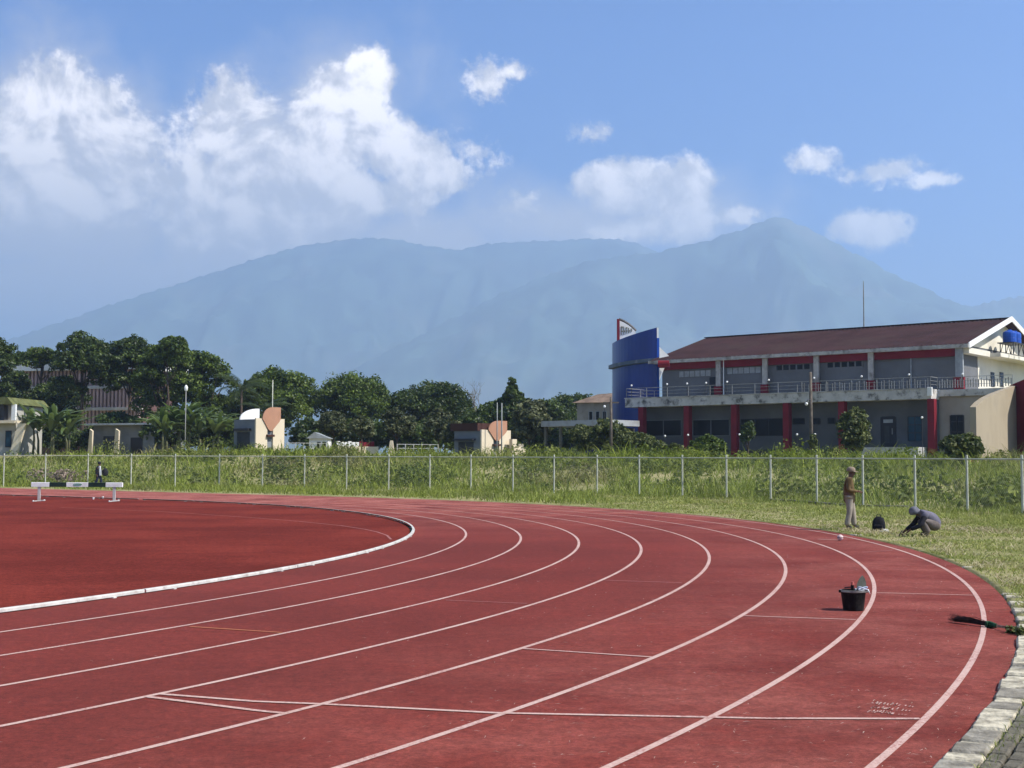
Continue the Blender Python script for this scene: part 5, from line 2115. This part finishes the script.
for px in (39.2, 114.3):
    x = at(px, 490, YB).x - pl.x
    lg = MB().box(x - .055, x + .055, -.04, .04, .05, zt - .187, bev=.008).build('leg', M_leg, bar)
    MB().box(x - .05, x + .05, -.65, .65, .012, .048, bev=.008).build('foot_bar', M_leg, lg)
    b = MB()
    for yy in (-.65, .65):
        b.ball((x, yy, .035), .034, 8, 6)
    b.build('rubber_end', M_bwhite, lg)
x = at(78, 484.6, YB).x - pl.x
b = MB()
b.tube([(x + .17 * math.cos(a), -.0685, zt - .09 + .04 * math.sin(a)) for a in np.linspace(0, 2 * math.pi, 15)], .010, 5)
b.box(x - .10, x + .10, -.0715, -.066, zt - .098, zt - .083)
b.build('emblem', mat('green_print', (.05, .22, .10), .5), bar)
# little pale cups by the right leg
for i, (px, py) in enumerate(((93.3, 499.4), (102.8, 498.6))):
    p = onground(px, py)
    o = MB().lathe([(.035, 0), (.05, .09), (.052, .10)], 12).build('marker_cup', M_bwhite)
    o.location = p
    tag(o, ['left of two white cups on the ground under the barrier', 'right white cup under the barrier, nearer its leg'][i], 'cup')

# ------------------------------------------------------------------ bucket with tools
pb_ = onground(856, 611.4)
pb_.y += .11
M_bkt = mat('black_plastic', (0.006, 0.0065, 0.007), .5, var=.3, vscale=8, stain=(.035, .032, .028), sscale=9, samt=.5)
M_steel = mat('dull_steel', (0.16, 0.165, 0.13), .5, metal=.3, var=.2, vscale=10, stain=(.12, .10, .06), sscale=12, samt=.6)
M_grey = mat('pale_grey_cloth', (0.50, 0.52, 0.55), .8, var=.15, vscale=12)
BSC = .94
bk = empty('bucket', pb_, 0, 'black plastic bucket of hand tools standing on the outer lane line', 'bucket')
b = MB()
b.lathe([(.108, .0), (.112, .006), (.138, .222), (.131, .222), (.104, .014), (.02, .014)], 28, capb=True, capt=True)
b.build('pail', M_bkt, bk, smooth=False)
MB().lathe([(.138, .202), (.144, .206), (.145, .226), (.131, .228)], 28, capb=False, capt=False).build('rim', mat('worn_rim', (.17, .16, .155), .6), bk)
b = MB()
b.tube([(.149 * math.cos(a), -.149 * math.sin(a) * .5 - .06, .213 + .0 * a) for a in np.linspace(.1, math.pi - .1, 14)], .004, 6)
b.build('wire_handle', M_rail, bk)
for sx in (-1, 1):
    MB().box(sx * .150 - .010, sx * .150 + .010, -.016, .016, .196, .226, bev=.003).build('ear', M_bkt, bk)
# trowel, blade up
tr = empty('trowel', pb_ + Vector((.070, .03, .02)), 0, 'trowel standing blade-up in the black bucket', 'trowel')
poly = []
for i in range(21):
    t = i / 20
    w = .052 * math.sin(math.pi * min(1, t * .95 + .05)) ** .7 if t > .02 else .02
    poly.append((w, .14 + t * .225))
pts = [(w, z) for w, z in poly] + [(-w, z) for w, z in reversed(poly)]
MB().prism(pts, -.003, .003, 'y', Matrix.Rotation(R(7), 4, 'Y')).build('blade', M_steel, tr)
MB().tube([(-.01, 0, .0), (.004, 0, .08), (.018, 0, .15)], [.014, .014, .009], 8).build('handle', M_wood, tr)
hm = empty('hammer', pb_ + Vector((-.030, -.055, .03)), 0, 'dark-handled tool with a reddish tip leaning in the black bucket', 'hand tool')
MB().tube([(.0, 0, .0), (0, -.01, .12), (.004, -.015, .255)], [.017, .019, .018], 10).build('handle', M_bkt, hm)
MB().tube([(.004, -.015, .2555), (.006, -.015, .292)], [.019, .013], 10).build('tip', mat('reddish_plastic', (.42, .12, .10), .5), hm)
MB().tube([(-.075, .02, .222), (-.02, -.01, .232), (.0, -.012, .236)], .008, 6).build('prong', M_darkm, hm)
cl = empty('rag', pb_ + Vector((.055, -.04, .205)), 0, 'pale grey rag draped over the right rim of the black bucket', 'rag')
b = MB()
vs, fs = [], []
rr = random.Random(8)
for i in range(9):
    for j in range(6):
        x = -.055 + .165 * i / 8
        y = -.055 + .11 * j / 5
        z = .030 + .018 * math.sin(i * 1.3 + j) - .9 * max(0, abs(y + .01) - .035) - (.45 * max(0, x - .075)) + rr.uniform(-.006, .006)
        vs.append((x, y, z))
for i in range(8):
    for j in range(5):
        fs.append((i * 6 + j, i * 6 + 6 + j, i * 6 + 7 + j, i * 6 + 1 + j))
b.add(vs, fs)
o = b.build('cloth', M_grey, cl, smooth=True)
sm = o.modifiers.new('thickness', 'SOLIDIFY')
sm.thickness = .006
b = MB()
b.tube([(.03 + .055 * math.cos(a), -.05 + .02 * math.sin(a), .048 + .012 * math.sin(a * 2)) for a in np.linspace(.3, 5.6, 18)], .009, 6)
b.build('edge_roll', mat('pale_blue_hem', (.50, .56, .68), .7), cl)

# ------------------------------------------------------------------ stick broom
h0 = onground(951, 622.3)
h1 = onground(990, 627.6)
h2 = onground(1019, 634.5)
br = empty('stick_broom', (h1.x, h1.y, 0), 0, 'dark twig broom with green binding lying across the outer line', 'broom')


def bl_(p, z):
    return Vector((p.x - h1.x, p.y - h1.y, z))


brn = random.Random(6)
b = MB()
for i in range(150):
    a = bl_(h1, .03 + brn.uniform(-.018, .018)) + Vector((0, brn.uniform(-.02, .02), 0))
    e = bl_(h0, .012 + abs(brn.gauss(0, .03)))
    d = e - a
    sp = brn.gauss(0, .045)
    ln = brn.uniform(.72, 1.08)
    e = a + d * ln + Vector((0, sp, 0))
    m_ = a.lerp(e, .5) + Vector((0, sp * -.1, brn.uniform(0, .03)))
    b.tube([a, m_, e], [.0030, .0024, .0010], 4, cap=False)
b.build('bristles', mat('dark_twigs', (.045, .025, .022), .8, var=.4, vscale=20), br)
b = MB()
b.tube([bl_(h1, .030) + Vector((-.04, 0, 0)), bl_(h1, .032), bl_(h1, .032) + (bl_(h2, .03) - bl_(h1, .032)) * .22], [.036, .033, .022], 12)
b.build('binding', mat('green_twine', (.012, .060, .028), .7, var=.3, vscale=60), br)
b = MB()
for i in range(26):
    o_ = Vector((0, brn.uniform(-.010, .010), brn.uniform(-.010, .010)))
    b.tube([bl_(h1, .032) + (bl_(h2, .03) - bl_(h1, .032)) * .2 + o_, bl_(h2, .05) + o_ * 1.2], [.003, .0028], 4, cap=False)
b.build('handle', mat('tan_twigs', (.40, .27, .18), .8, var=.4, vscale=25), br)
# torn weeds by the broom handle
C_ = []
for i in range(24):
    t = brn.random()
    q = h1.lerp(h2, .55 + .62 * t) + Vector((brn.uniform(-.02, .05), brn.uniform(-.17, -.04), brn.uniform(.012, .045)))
    C_.append(tuple(q))
C_ = np.array(C_)
V, ti = leafcloud(C_, np.full((24, 3), .045), 9, .040, RNG.random(24))
tag(npmesh('pulled_weeds', V, np.arange(len(V)).reshape(-1, 4), None, LEAFS['olive'], ti), 'small heap of pulled green weeds beside the broom handle', 'weeds')

# ------------------------------------------------------------------ small pale ball on the track
pB = onground(840.2, 540.6)
o = empty('ball', (pB.x, pB.y, 0), 0, 'small pinkish-white ball lying on the outer lane before the standing worker', 'ball')
b = MB()
b.ball((0, 0, .065), .065, 16, 10)
b.build('ball_skin', mat('pinkish_white', (.68, .52, .50), .5, var=.12, vscale=9), o, smooth=True)
MB().lathe([(.0652, .060), (.0660, .065), (.0652, .070)], 18, capb=False, capt=False).build('seam', M_bkt, o)


# ------------------------------------------------------------------ people
def skin(name, joints, edges, m, parent, root=0, sub=2, tris=None):
    names = list(joints)
    idx = {n: i for i, n in enumerate(names)}
    me = bpy.data.meshes.new(name)
    me.from_pydata([joints[n][:3] for n in names], [(idx[a], idx[b]) for a, b in edges], [])
    o = bpy.data.objects.new(name, me)
    COL.objects.link(o)
    sk = o.modifiers.new('skin', 'SKIN')
    sk.use_smooth_shade = True
    sv = me.skin_vertices[0].data
    for n in names:
        r = joints[n][3]
        r2 = joints[n][4] if len(joints[n]) > 4 else r
        sv[idx[n]].radius = (r, r2)
        sv[idx[n]].use_root = (idx[n] == root)
    ss = o.modifiers.new('smooth', 'SUBSURF')
    ss.levels = sub
    ss.render_levels = sub
    me.materials.append(m)
    o.parent = parent
    return o


M_skin = mat('brown_skin', (0.16, 0.085, 0.055), .6, var=.1, vscale=10)


def hand_joints(J, E, side, wrist, d, down):
    """five fingers of different length leaving the palm; d: pointing direction, down: palm curl direction"""
    d = Vector(d).normalized()
    down = Vector(down).normalized()
    lat = d.cross(down).normalized()
    w = Vector(wrist)
    palm = w + d * .065
    J['palm' + side] = tuple(palm) + (.026, .034)
    E.append(('wrist' + side, 'palm' + side))
    for k, (off, ln) in enumerate(((-.030, .060), (-.010, .070), (.010, .075), (.030, .066))):
        a = palm + d * .035 + lat * off
        bq = a + d * ln * .55 + down * ln * .25
        c_ = bq + d * ln * .15 + down * ln * .5
        for t_, q, r in (('a', a, .0095), ('b', bq, .0088), ('c', c_, .0075)):
            J['f%d%s%s' % (k, t_, side)] = tuple(q) + (r,)
        E += [('palm' + side, 'f%da%s' % (k, side)), ('f%da%s' % (k, side), 'f%db%s' % (k, side)), ('f%db%s' % (k, side), 'f%dc%s' % (k, side))]
    t1 = palm - d * .01 - lat * .035 + down * .01
    t2 = t1 + d * .04 - lat * .015 + down * .02
    J['ta' + side] = tuple(t1) + (.011,)
    J['tb' + side] = tuple(t2) + (.009,)
    E += [('palm' + side, 'ta' + side), ('ta' + side, 'tb' + side)]


def person(locn, rz, J, label, clothes, hand_dirs, gaze, scale=1.0):
    root = empty('person', locn, rz, label, 'person')
    root.scale = (scale,) * 3
    E = [('pelvis', 'spine'), ('spine', 'chest'), ('chest', 'neck'), ('neck', 'jaw'), ('jaw', 'crown'),
         ('jaw', 'nose'), ('crown', 'ear_l'), ('crown', 'ear_r')]
    for s in ('_l', '_r'):
        E += [('chest', 'shoulder' + s), ('shoulder' + s, 'elbow' + s), ('elbow' + s, 'wrist' + s),
              ('pelvis', 'hip' + s), ('hip' + s, 'knee' + s), ('knee' + s, 'ankle' + s), ('ankle' + s, 'toe' + s)]
    J = dict(J)
    g = Vector(gaze).normalized()
    jw, cr = Vector(J['jaw'][:3]), Vector(J['crown'][:3])
    up = (cr - jw).normalized()
    lat = up.cross(g).normalized()
    J['nose'] = tuple(jw + g * .105 + up * .035) + (.014,)
    J['ear_l'] = tuple(cr.lerp(jw, .55) + lat * .082) + (.016, .02)
    J['ear_r'] = tuple(cr.lerp(jw, .55) - lat * .082) + (.016, .02)
    for s in ('_l', '_r'):
        hand_joints(J, E, s, J['wrist' + s][:3], *hand_dirs[s])
    body = skin('body', J, E, M_skin, root, 0, 1)
    for nm, keys, edges, grow, m, *extra in clothes:
        jj = {}
        for k in keys:
            v = J[k]
            gr = grow.get(k, grow['*']) if isinstance(grow, dict) else grow
            jj[k] = v[:3] + tuple(r + gr for r in v[3:])
        ee = [e for e in E if e[0] in keys and e[1] in keys] if edges is None else list(edges)
        for k_, v_, to in (extra[0] if extra else []):
            jj[k_] = v_
            if to:
                ee.append((to, k_))
        skin(nm, jj, ee, m, root, 0, 2)
        continue
        skin(nm, jj, [e for e in E if e[0] in keys and e[1] in keys] if edges is None else edges, m, root, 0, 2)
    return root, J


JK = ['chest', 'spine', 'pelvis', 'neck', 'shoulder_l', 'shoulder_r', 'elbow_l', 'elbow_r', 'wrist_l', 'wrist_r']
TK = ['pelvis', 'hip_l', 'hip_r', 'knee_l', 'knee_r', 'ankle_l', 'ankle_r']

# standing worker, facing right, hands together before him
ps = onground(850.5, 530.2)
J = {'pelvis': (-.02, 0, .86, .115, .13), 'spine': (-.03, 0, 1.02, .105, .13), 'chest': (-.02, 0, 1.20, .11, .15), 'neck': (.015, 0, 1.355, .05), 'jaw': (.045, 0, 1.44, .068, .066), 'crown': (.04, 0, 1.525, .082, .078),
     'shoulder_l': (-.03, .17, 1.27, .055), 'shoulder_r': (-.03, -.17, 1.27, .055), 'elbow_l': (-.05, .22, 1.02, .042), 'elbow_r': (-.06, -.22, 1.02, .042),
     'wrist_l': (.16, .10, .98, .028), 'wrist_r': (.17, -.11, .99, .028),
     'hip_l': (.0, .09, .79, .085), 'hip_r': (-.03, -.09, .79, .085), 'knee_l': (.075, .10, .44, .058), 'knee_r': (-.02, -.10, .44, .058),
     'ankle_l': (.10, .11, .085, .040), 'ankle_r': (-.10, -.10, .085, .040), 'toe_l': (.24, .13, .035, .036), 'toe_r': (.05, -.12, .035, .036)}
M_jack = mat('ochre_brown_jacket', (0.145, 0.098, 0.045), .85, var=.25, vscale=6)
M_trou = mat('beige_trousers', (0.32, 0.275, 0.225), .85, var=.15, vscale=6)
M_shoe = mat('dark_shoes', (0.03, 0.027, 0.025), .6)
pz = Vector((ps.x, ps.y, float(ter(ps.x, ps.y))))
man, J1 = person(pz, R(-12), J, 'person standing in brown jacket, cap and beige trousers, facing right with hands together',
                 [('jacket', JK, None, {'*': .028, 'neck': .016, 'wrist_l': .014, 'wrist_r': .014, 'elbow_l': .022, 'elbow_r': .022}, M_jack, [('hem', (-.012, 0, .64, .150, .170), 'pelvis')]),
                  ('trousers', TK, None, {'*': .020, 'ankle_l': .034, 'ankle_r': .034, 'pelvis': .0}, M_trou),
                  ('shoe', ['ankle_l', 'toe_l'], [('ankle_l', 'toe_l')], .012, M_shoe), ('shoe', ['ankle_r', 'toe_r'], [('ankle_r', 'toe_r')], .012, M_shoe)],
                 {'_l': ((.8, -.5, .05), (.1, -.3, -1)), '_r': ((.9, .3, .0), (.1, .3, -1))}, (1, 0, -.15), .955)
M_cap = mat('khaki_cap', (0.24, 0.19, 0.14), .85, var=.1, vscale=10)
b = MB()
b.lathe([(.108, -.005), (.112, .03), (.104, .075), (.075, .108), (.03, .122), (.002, .124)], 18, Matrix.Translation((.03, 0, 1.505)) @ Matrix.Rotation(R(6), 4, 'Y'), capt=False)
b.build('cap', M_cap, man, smooth=True)
b = MB()
vs = []
n = 10
for i in range(n + 1):
    a = -1.15 + 2.3 * i / n
    vs += [(.03 + .105 * math.cos(a), .105 * math.sin(a), 1.515), (.03 + .095 * math.cos(a) + .10 * max(0, math.cos(a)) ** .8, .108 * math.sin(a), 1.495)]
k = len(vs)
vs += [(x, y, z - .008) for x, y, z in vs]
fs = []
for i in range(n):
    fs += [(2 * i, 2 * i + 2, 2 * i + 3, 2 * i + 1), (k + 2 * i, k + 2 * i + 1, k + 2 * i + 3, k + 2 * i + 2), (2 * i + 1, 2 * i + 3, k + 2 * i + 3, k + 2 * i + 1)]
b.add(vs, fs)
b.build('cap_brim', M_cap, man)
b = MB()
for s in (-1, 1):
    b.ball((.125, s * .03, 1.475), .012, 8, 6)
b.build('eyes', M_shoe, man)

# crouching worker, bent over to the left
pc = onground(926, 537.6)
J = {'pelvis': (-.22, 0, .27, .13, .15), 'spine': (-.12, 0, .43, .125, .15), 'chest': (.04, 0, .535, .12, .155), 'neck': (.17, 0, .565, .055), 'jaw': (.26, 0, .555, .066, .064), 'crown': (.30, 0, .62, .082, .078),
     'shoulder_l': (.06, .18, .50, .058), 'shoulder_r': (.06, -.18, .50, .058), 'elbow_l': (.20, .25, .27, .044), 'elbow_r': (.24, -.24, .25, .044),
     'wrist_l': (.40, .14, .17, .029), 'wrist_r': (.43, -.12, .15, .029),
     'hip_l': (-.19, .10, .26, .095), 'hip_r': (-.19, -.10, .26, .095), 'knee_l': (.16, .19, .40, .064), 'knee_r': (.12, -.19, .38, .064),
     'ankle_l': (-.02, .15, .085, .042), 'ankle_r': (-.07, -.15, .085, .042), 'toe_l': (.13, .17, .035, .037), 'toe_r': (.08, -.17, .035, .037)}
M_shirt = mat('lavender_grey_shirt', (0.150, 0.143, 0.185), .85, var=.2, vscale=7)
M_dsleeve = mat('shaded_sleeves', (0.022, 0.021, 0.028), .85)  # shade on the arms is painted into the sleeve colour
M_pants = mat('dusty_taupe_trousers', (0.15, 0.125, 0.115), .9, var=.25, vscale=7)
pz = Vector((pc.x, pc.y, float(ter(pc.x, pc.y))))
man2, J2 = person(pz, R(180), J, 'person squatting in a lavender-grey shirt and hood, bent forward weeding the verge', 
                  [('shirt', ['chest', 'spine', 'pelvis', 'neck', 'shoulder_l', 'shoulder_r'], None, {'*': .034, 'neck': .03}, M_shirt, [('tail', (-.285, 0, .20, .08, .12), 'pelvis'), ('cuff_l', (.11, .20, .425, .072), 'shoulder_l'), ('cuff_r', (.115, -.20, .42, .072), 'shoulder_r')]),
                   ('sleeve', ['shoulder_l', 'elbow_l', 'wrist_l'], None, {'*': .018}, M_dsleeve), ('sleeve', ['shoulder_r', 'elbow_r', 'wrist_r'], None, {'*': .018}, M_dsleeve),
                   ('trousers', TK, None, {'*': .026, 'ankle_l': .03, 'ankle_r': .03, 'pelvis': -.02}, M_pants, [('rump', (-.285, 0, .19, .06, .09), 'pelvis')]),
                   ('shoe', ['ankle_l', 'toe_l'], [('ankle_l', 'toe_l')], .012, M_shoe), ('shoe', ['ankle_r', 'toe_r'], [('ankle_r', 'toe_r')], .012, M_shoe)],
                  {'_l': ((.7, -.2, -.6), (-.3, 0, -1)), '_r': ((.7, .2, -.6), (-.3, 0, -1))}, (.8, 0, -.6), .96)
b = MB()
b.lathe([(.10, -.06), (.122, .0), (.115, .06), (.085, .10), (.03, .125), (.002, .127)], 18, Matrix.Translation((.265, 0, .575)) @ Matrix.Rotation(R(12), 4, 'Y'), capt=False)
b.tube([(.20, 0, .55), (.13, 0, .575)], [.105, .075], 14)
b.build('hood', mat('grey_hood', (.16, .16, .19), .9, var=.25, vscale=9), man2, smooth=True)
hk = empty('weeding_hook', pz + Vector((-.50, .10, 0)), 0, 'short dark weeding tool held to the ground by the squatting person', 'hand tool')
MB().tube([(.0, 0, .13), (-.05, -.01, .06)], .014, 8).build('handle', M_wood, hk)
MB().tube([(-.05, -.01, .06), (-.085, -.01, .005), (-.06, -.01, .0)], [.012, .014, .006], 6).build('blade', M_darkm, hk)

# rucksack between them
pk = onground(880, 533.0)
bp = empty('rucksack', (pk.x, pk.y + .1, float(ter(pk.x, pk.y))), R(-20), 'black rucksack sitting on the grass between the two workers', 'rucksack')
M_bag = mat('black_cloth', (0.014, 0.014, 0.018), .85, var=.3, vscale=9)
b = MB()
vs, fs = [], []
lay = [(0, .12, .09), (.02, .15, .11), (.12, .155, .125), (.24, .145, .115), (.32, .11, .085), (.365, .05, .045), (.372, .01, .01)]
for z, rx, ry in lay:
    for k in range(16):
        a = 2 * math.pi * k / 16
        ca, sa = math.cos(a), math.sin(a)
        vs.append((math.copysign(abs(ca) ** .6, ca) * rx, math.copysign(abs(sa) ** .6, sa) * ry, z))
for i in range(len(lay) - 1):
    for k in range(16):
        k2 = (k + 1) % 16
        fs.append((i * 16 + k, i * 16 + k2, i * 16 + 16 + k2, i * 16 + 16 + k))
fs += [tuple(range(15, -1, -1)), tuple(range(96, 112))]
b.add(vs, fs)
b.build('pack_body', M_bag, bp, smooth=True)
MB().box(-.105, .105, -.165, -.11, .03, .18, bev=.025).build('front_pocket', M_bag, bp)
MB().tube([(-.05, .02, .36), (-.04, .02, .405), (.04, .02, .405), (.05, .02, .36)], .010, 8).build('carry_loop', M_bag, bp)
for s in (-1, 1):
    MB().tube([(s * .09, .09, .33), (s * .12, .17, .22), (s * .12, .16, .08), (s * .10, .10, .03)], .016, 8).build('shoulder_strap', M_bag, bp)
MB().tube([(-.14, -.06, .03), (-.24, -.10, .02), (-.30, -.02, .015)], .014, 8).build('loose_strap', M_bag, bp)
o = MB().add([(-.09, -.20, .004), (.11, -.22, .006), (.13, -.10, .05), (.0, -.13, .06), (-.10, -.12, .03)], [(0, 1, 2, 3, 4)]).build('paper_wrap', mat('crumpled_white', (.6, .6, .58), .8))
o.location = bp.location + Vector((.06, -.02, .02))
sm = o.modifiers.new('thickness', 'SOLIDIFY')
sm.thickness = .01
tag(o, 'crumpled pale wrapper lying against the front of the black rucksack', 'wrapper')

# distant walker on the far verge
pw_ = at(98.5, 480, 85.8)
zg = float(ter(pw_.x, pw_.y))
J = {'pelvis': (0, 0, .88, .12, .13), 'spine': (0, 0, 1.04, .115, .135), 'chest': (.01, 0, 1.22, .12, .155), 'neck': (.03, 0, 1.38, .05), 'jaw': (.05, 0, 1.455, .066), 'crown': (.05, 0, 1.545, .082),
     'shoulder_l': (0, .18, 1.29, .056), 'shoulder_r': (0, -.18, 1.29, .056), 'elbow_l': (.08, .23, 1.06, .042), 'elbow_r': (-.10, -.23, 1.06, .042), 'wrist_l': (.24, .2, .95, .029), 'wrist_r': (-.06, -.22, .82, .029),
     'hip_l': (0, .09, .82, .085), 'hip_r': (0, -.09, .82, .085), 'knee_l': (.14, .09, .47, .06), 'knee_r': (-.06, -.09, .46, .06), 'ankle_l': (.16, .09, .09, .041), 'ankle_r': (-.24, -.09, .13, .041), 'toe_l': (.30, .10, .04, .036), 'toe_r': (-.13, -.10, .05, .036)}
M_dshirt = mat('dark_navy_top', (0.016, 0.016, 0.028), .85)
M_dpant = mat('dark_blue_trousers', (0.018, 0.022, 0.055), .85)
man3, J3 = person((pw_.x, pw_.y, zg), R(0), J, 'distant person in dark clothes with a white side panel, walking behind the barrier',
                  [('jacket', JK, None, {'*': .028, 'neck': .016, 'wrist_l': .014, 'wrist_r': .014}, M_dshirt),
                   ('trousers', TK, None, {'*': .03, 'pelvis': .02}, M_dpant),
                   ('shoe', ['ankle_l', 'toe_l'], [('ankle_l', 'toe_l')], .012, M_shoe), ('shoe', ['ankle_r', 'toe_r'], [('ankle_r', 'toe_r')], .012, M_shoe)],
                  {'_l': ((1, 0, -.1), (0, 0, -1)), '_r': ((.2, 0, -1), (.5, .5, 0))}, (1, 0, 0))
b = MB()
vs, fs = [], []
for i in range(7):
    z = 1.36 - .62 * i / 6
    for k in range(4):
        a = -1.25 + .75 * k / 3
        vs.append((math.cos(a) * (.175 + .02 * i / 6) + .06 * i / 6, math.sin(a) * (.20 + .02 * i / 6), z))
for i in range(6):
    for k in range(3):
        fs.append((4 * i + k, 4 * i + k + 1, 4 * i + 5 + k, 4 * i + 4 + k))
b.add(vs, fs)
o = b.build('white_panel', M_white, man3, smooth=True)
sm = o.modifiers.new('thickness', 'SOLIDIFY')
sm.thickness = .012
b = MB().lathe([(.098, -.06), (.106, .0), (.100, .06), (.06, .1), (.002, .112)], 16, Matrix.Translation((.035, 0, 1.535)), capt=False)
b.build('hair', M_bag, man3, smooth=True)
sk_ = empty('sack', (pw_.x + .38, pw_.y + .12, zg + .72), 0, 'dark sack carried in front of the distant walker', 'sack')
b = MB()
b.lathe([(.10, .0), (.19, .08), (.20, .25), (.13, .42), (.05, .50)], 14)
b.build('sack_cloth', M_bag, sk_, smooth=True)
MB().tube([(0, 0, .49), (-.05, .03, .56), (-.10, .06, .40)], .012, 6).build('cord', M_bag, sk_)
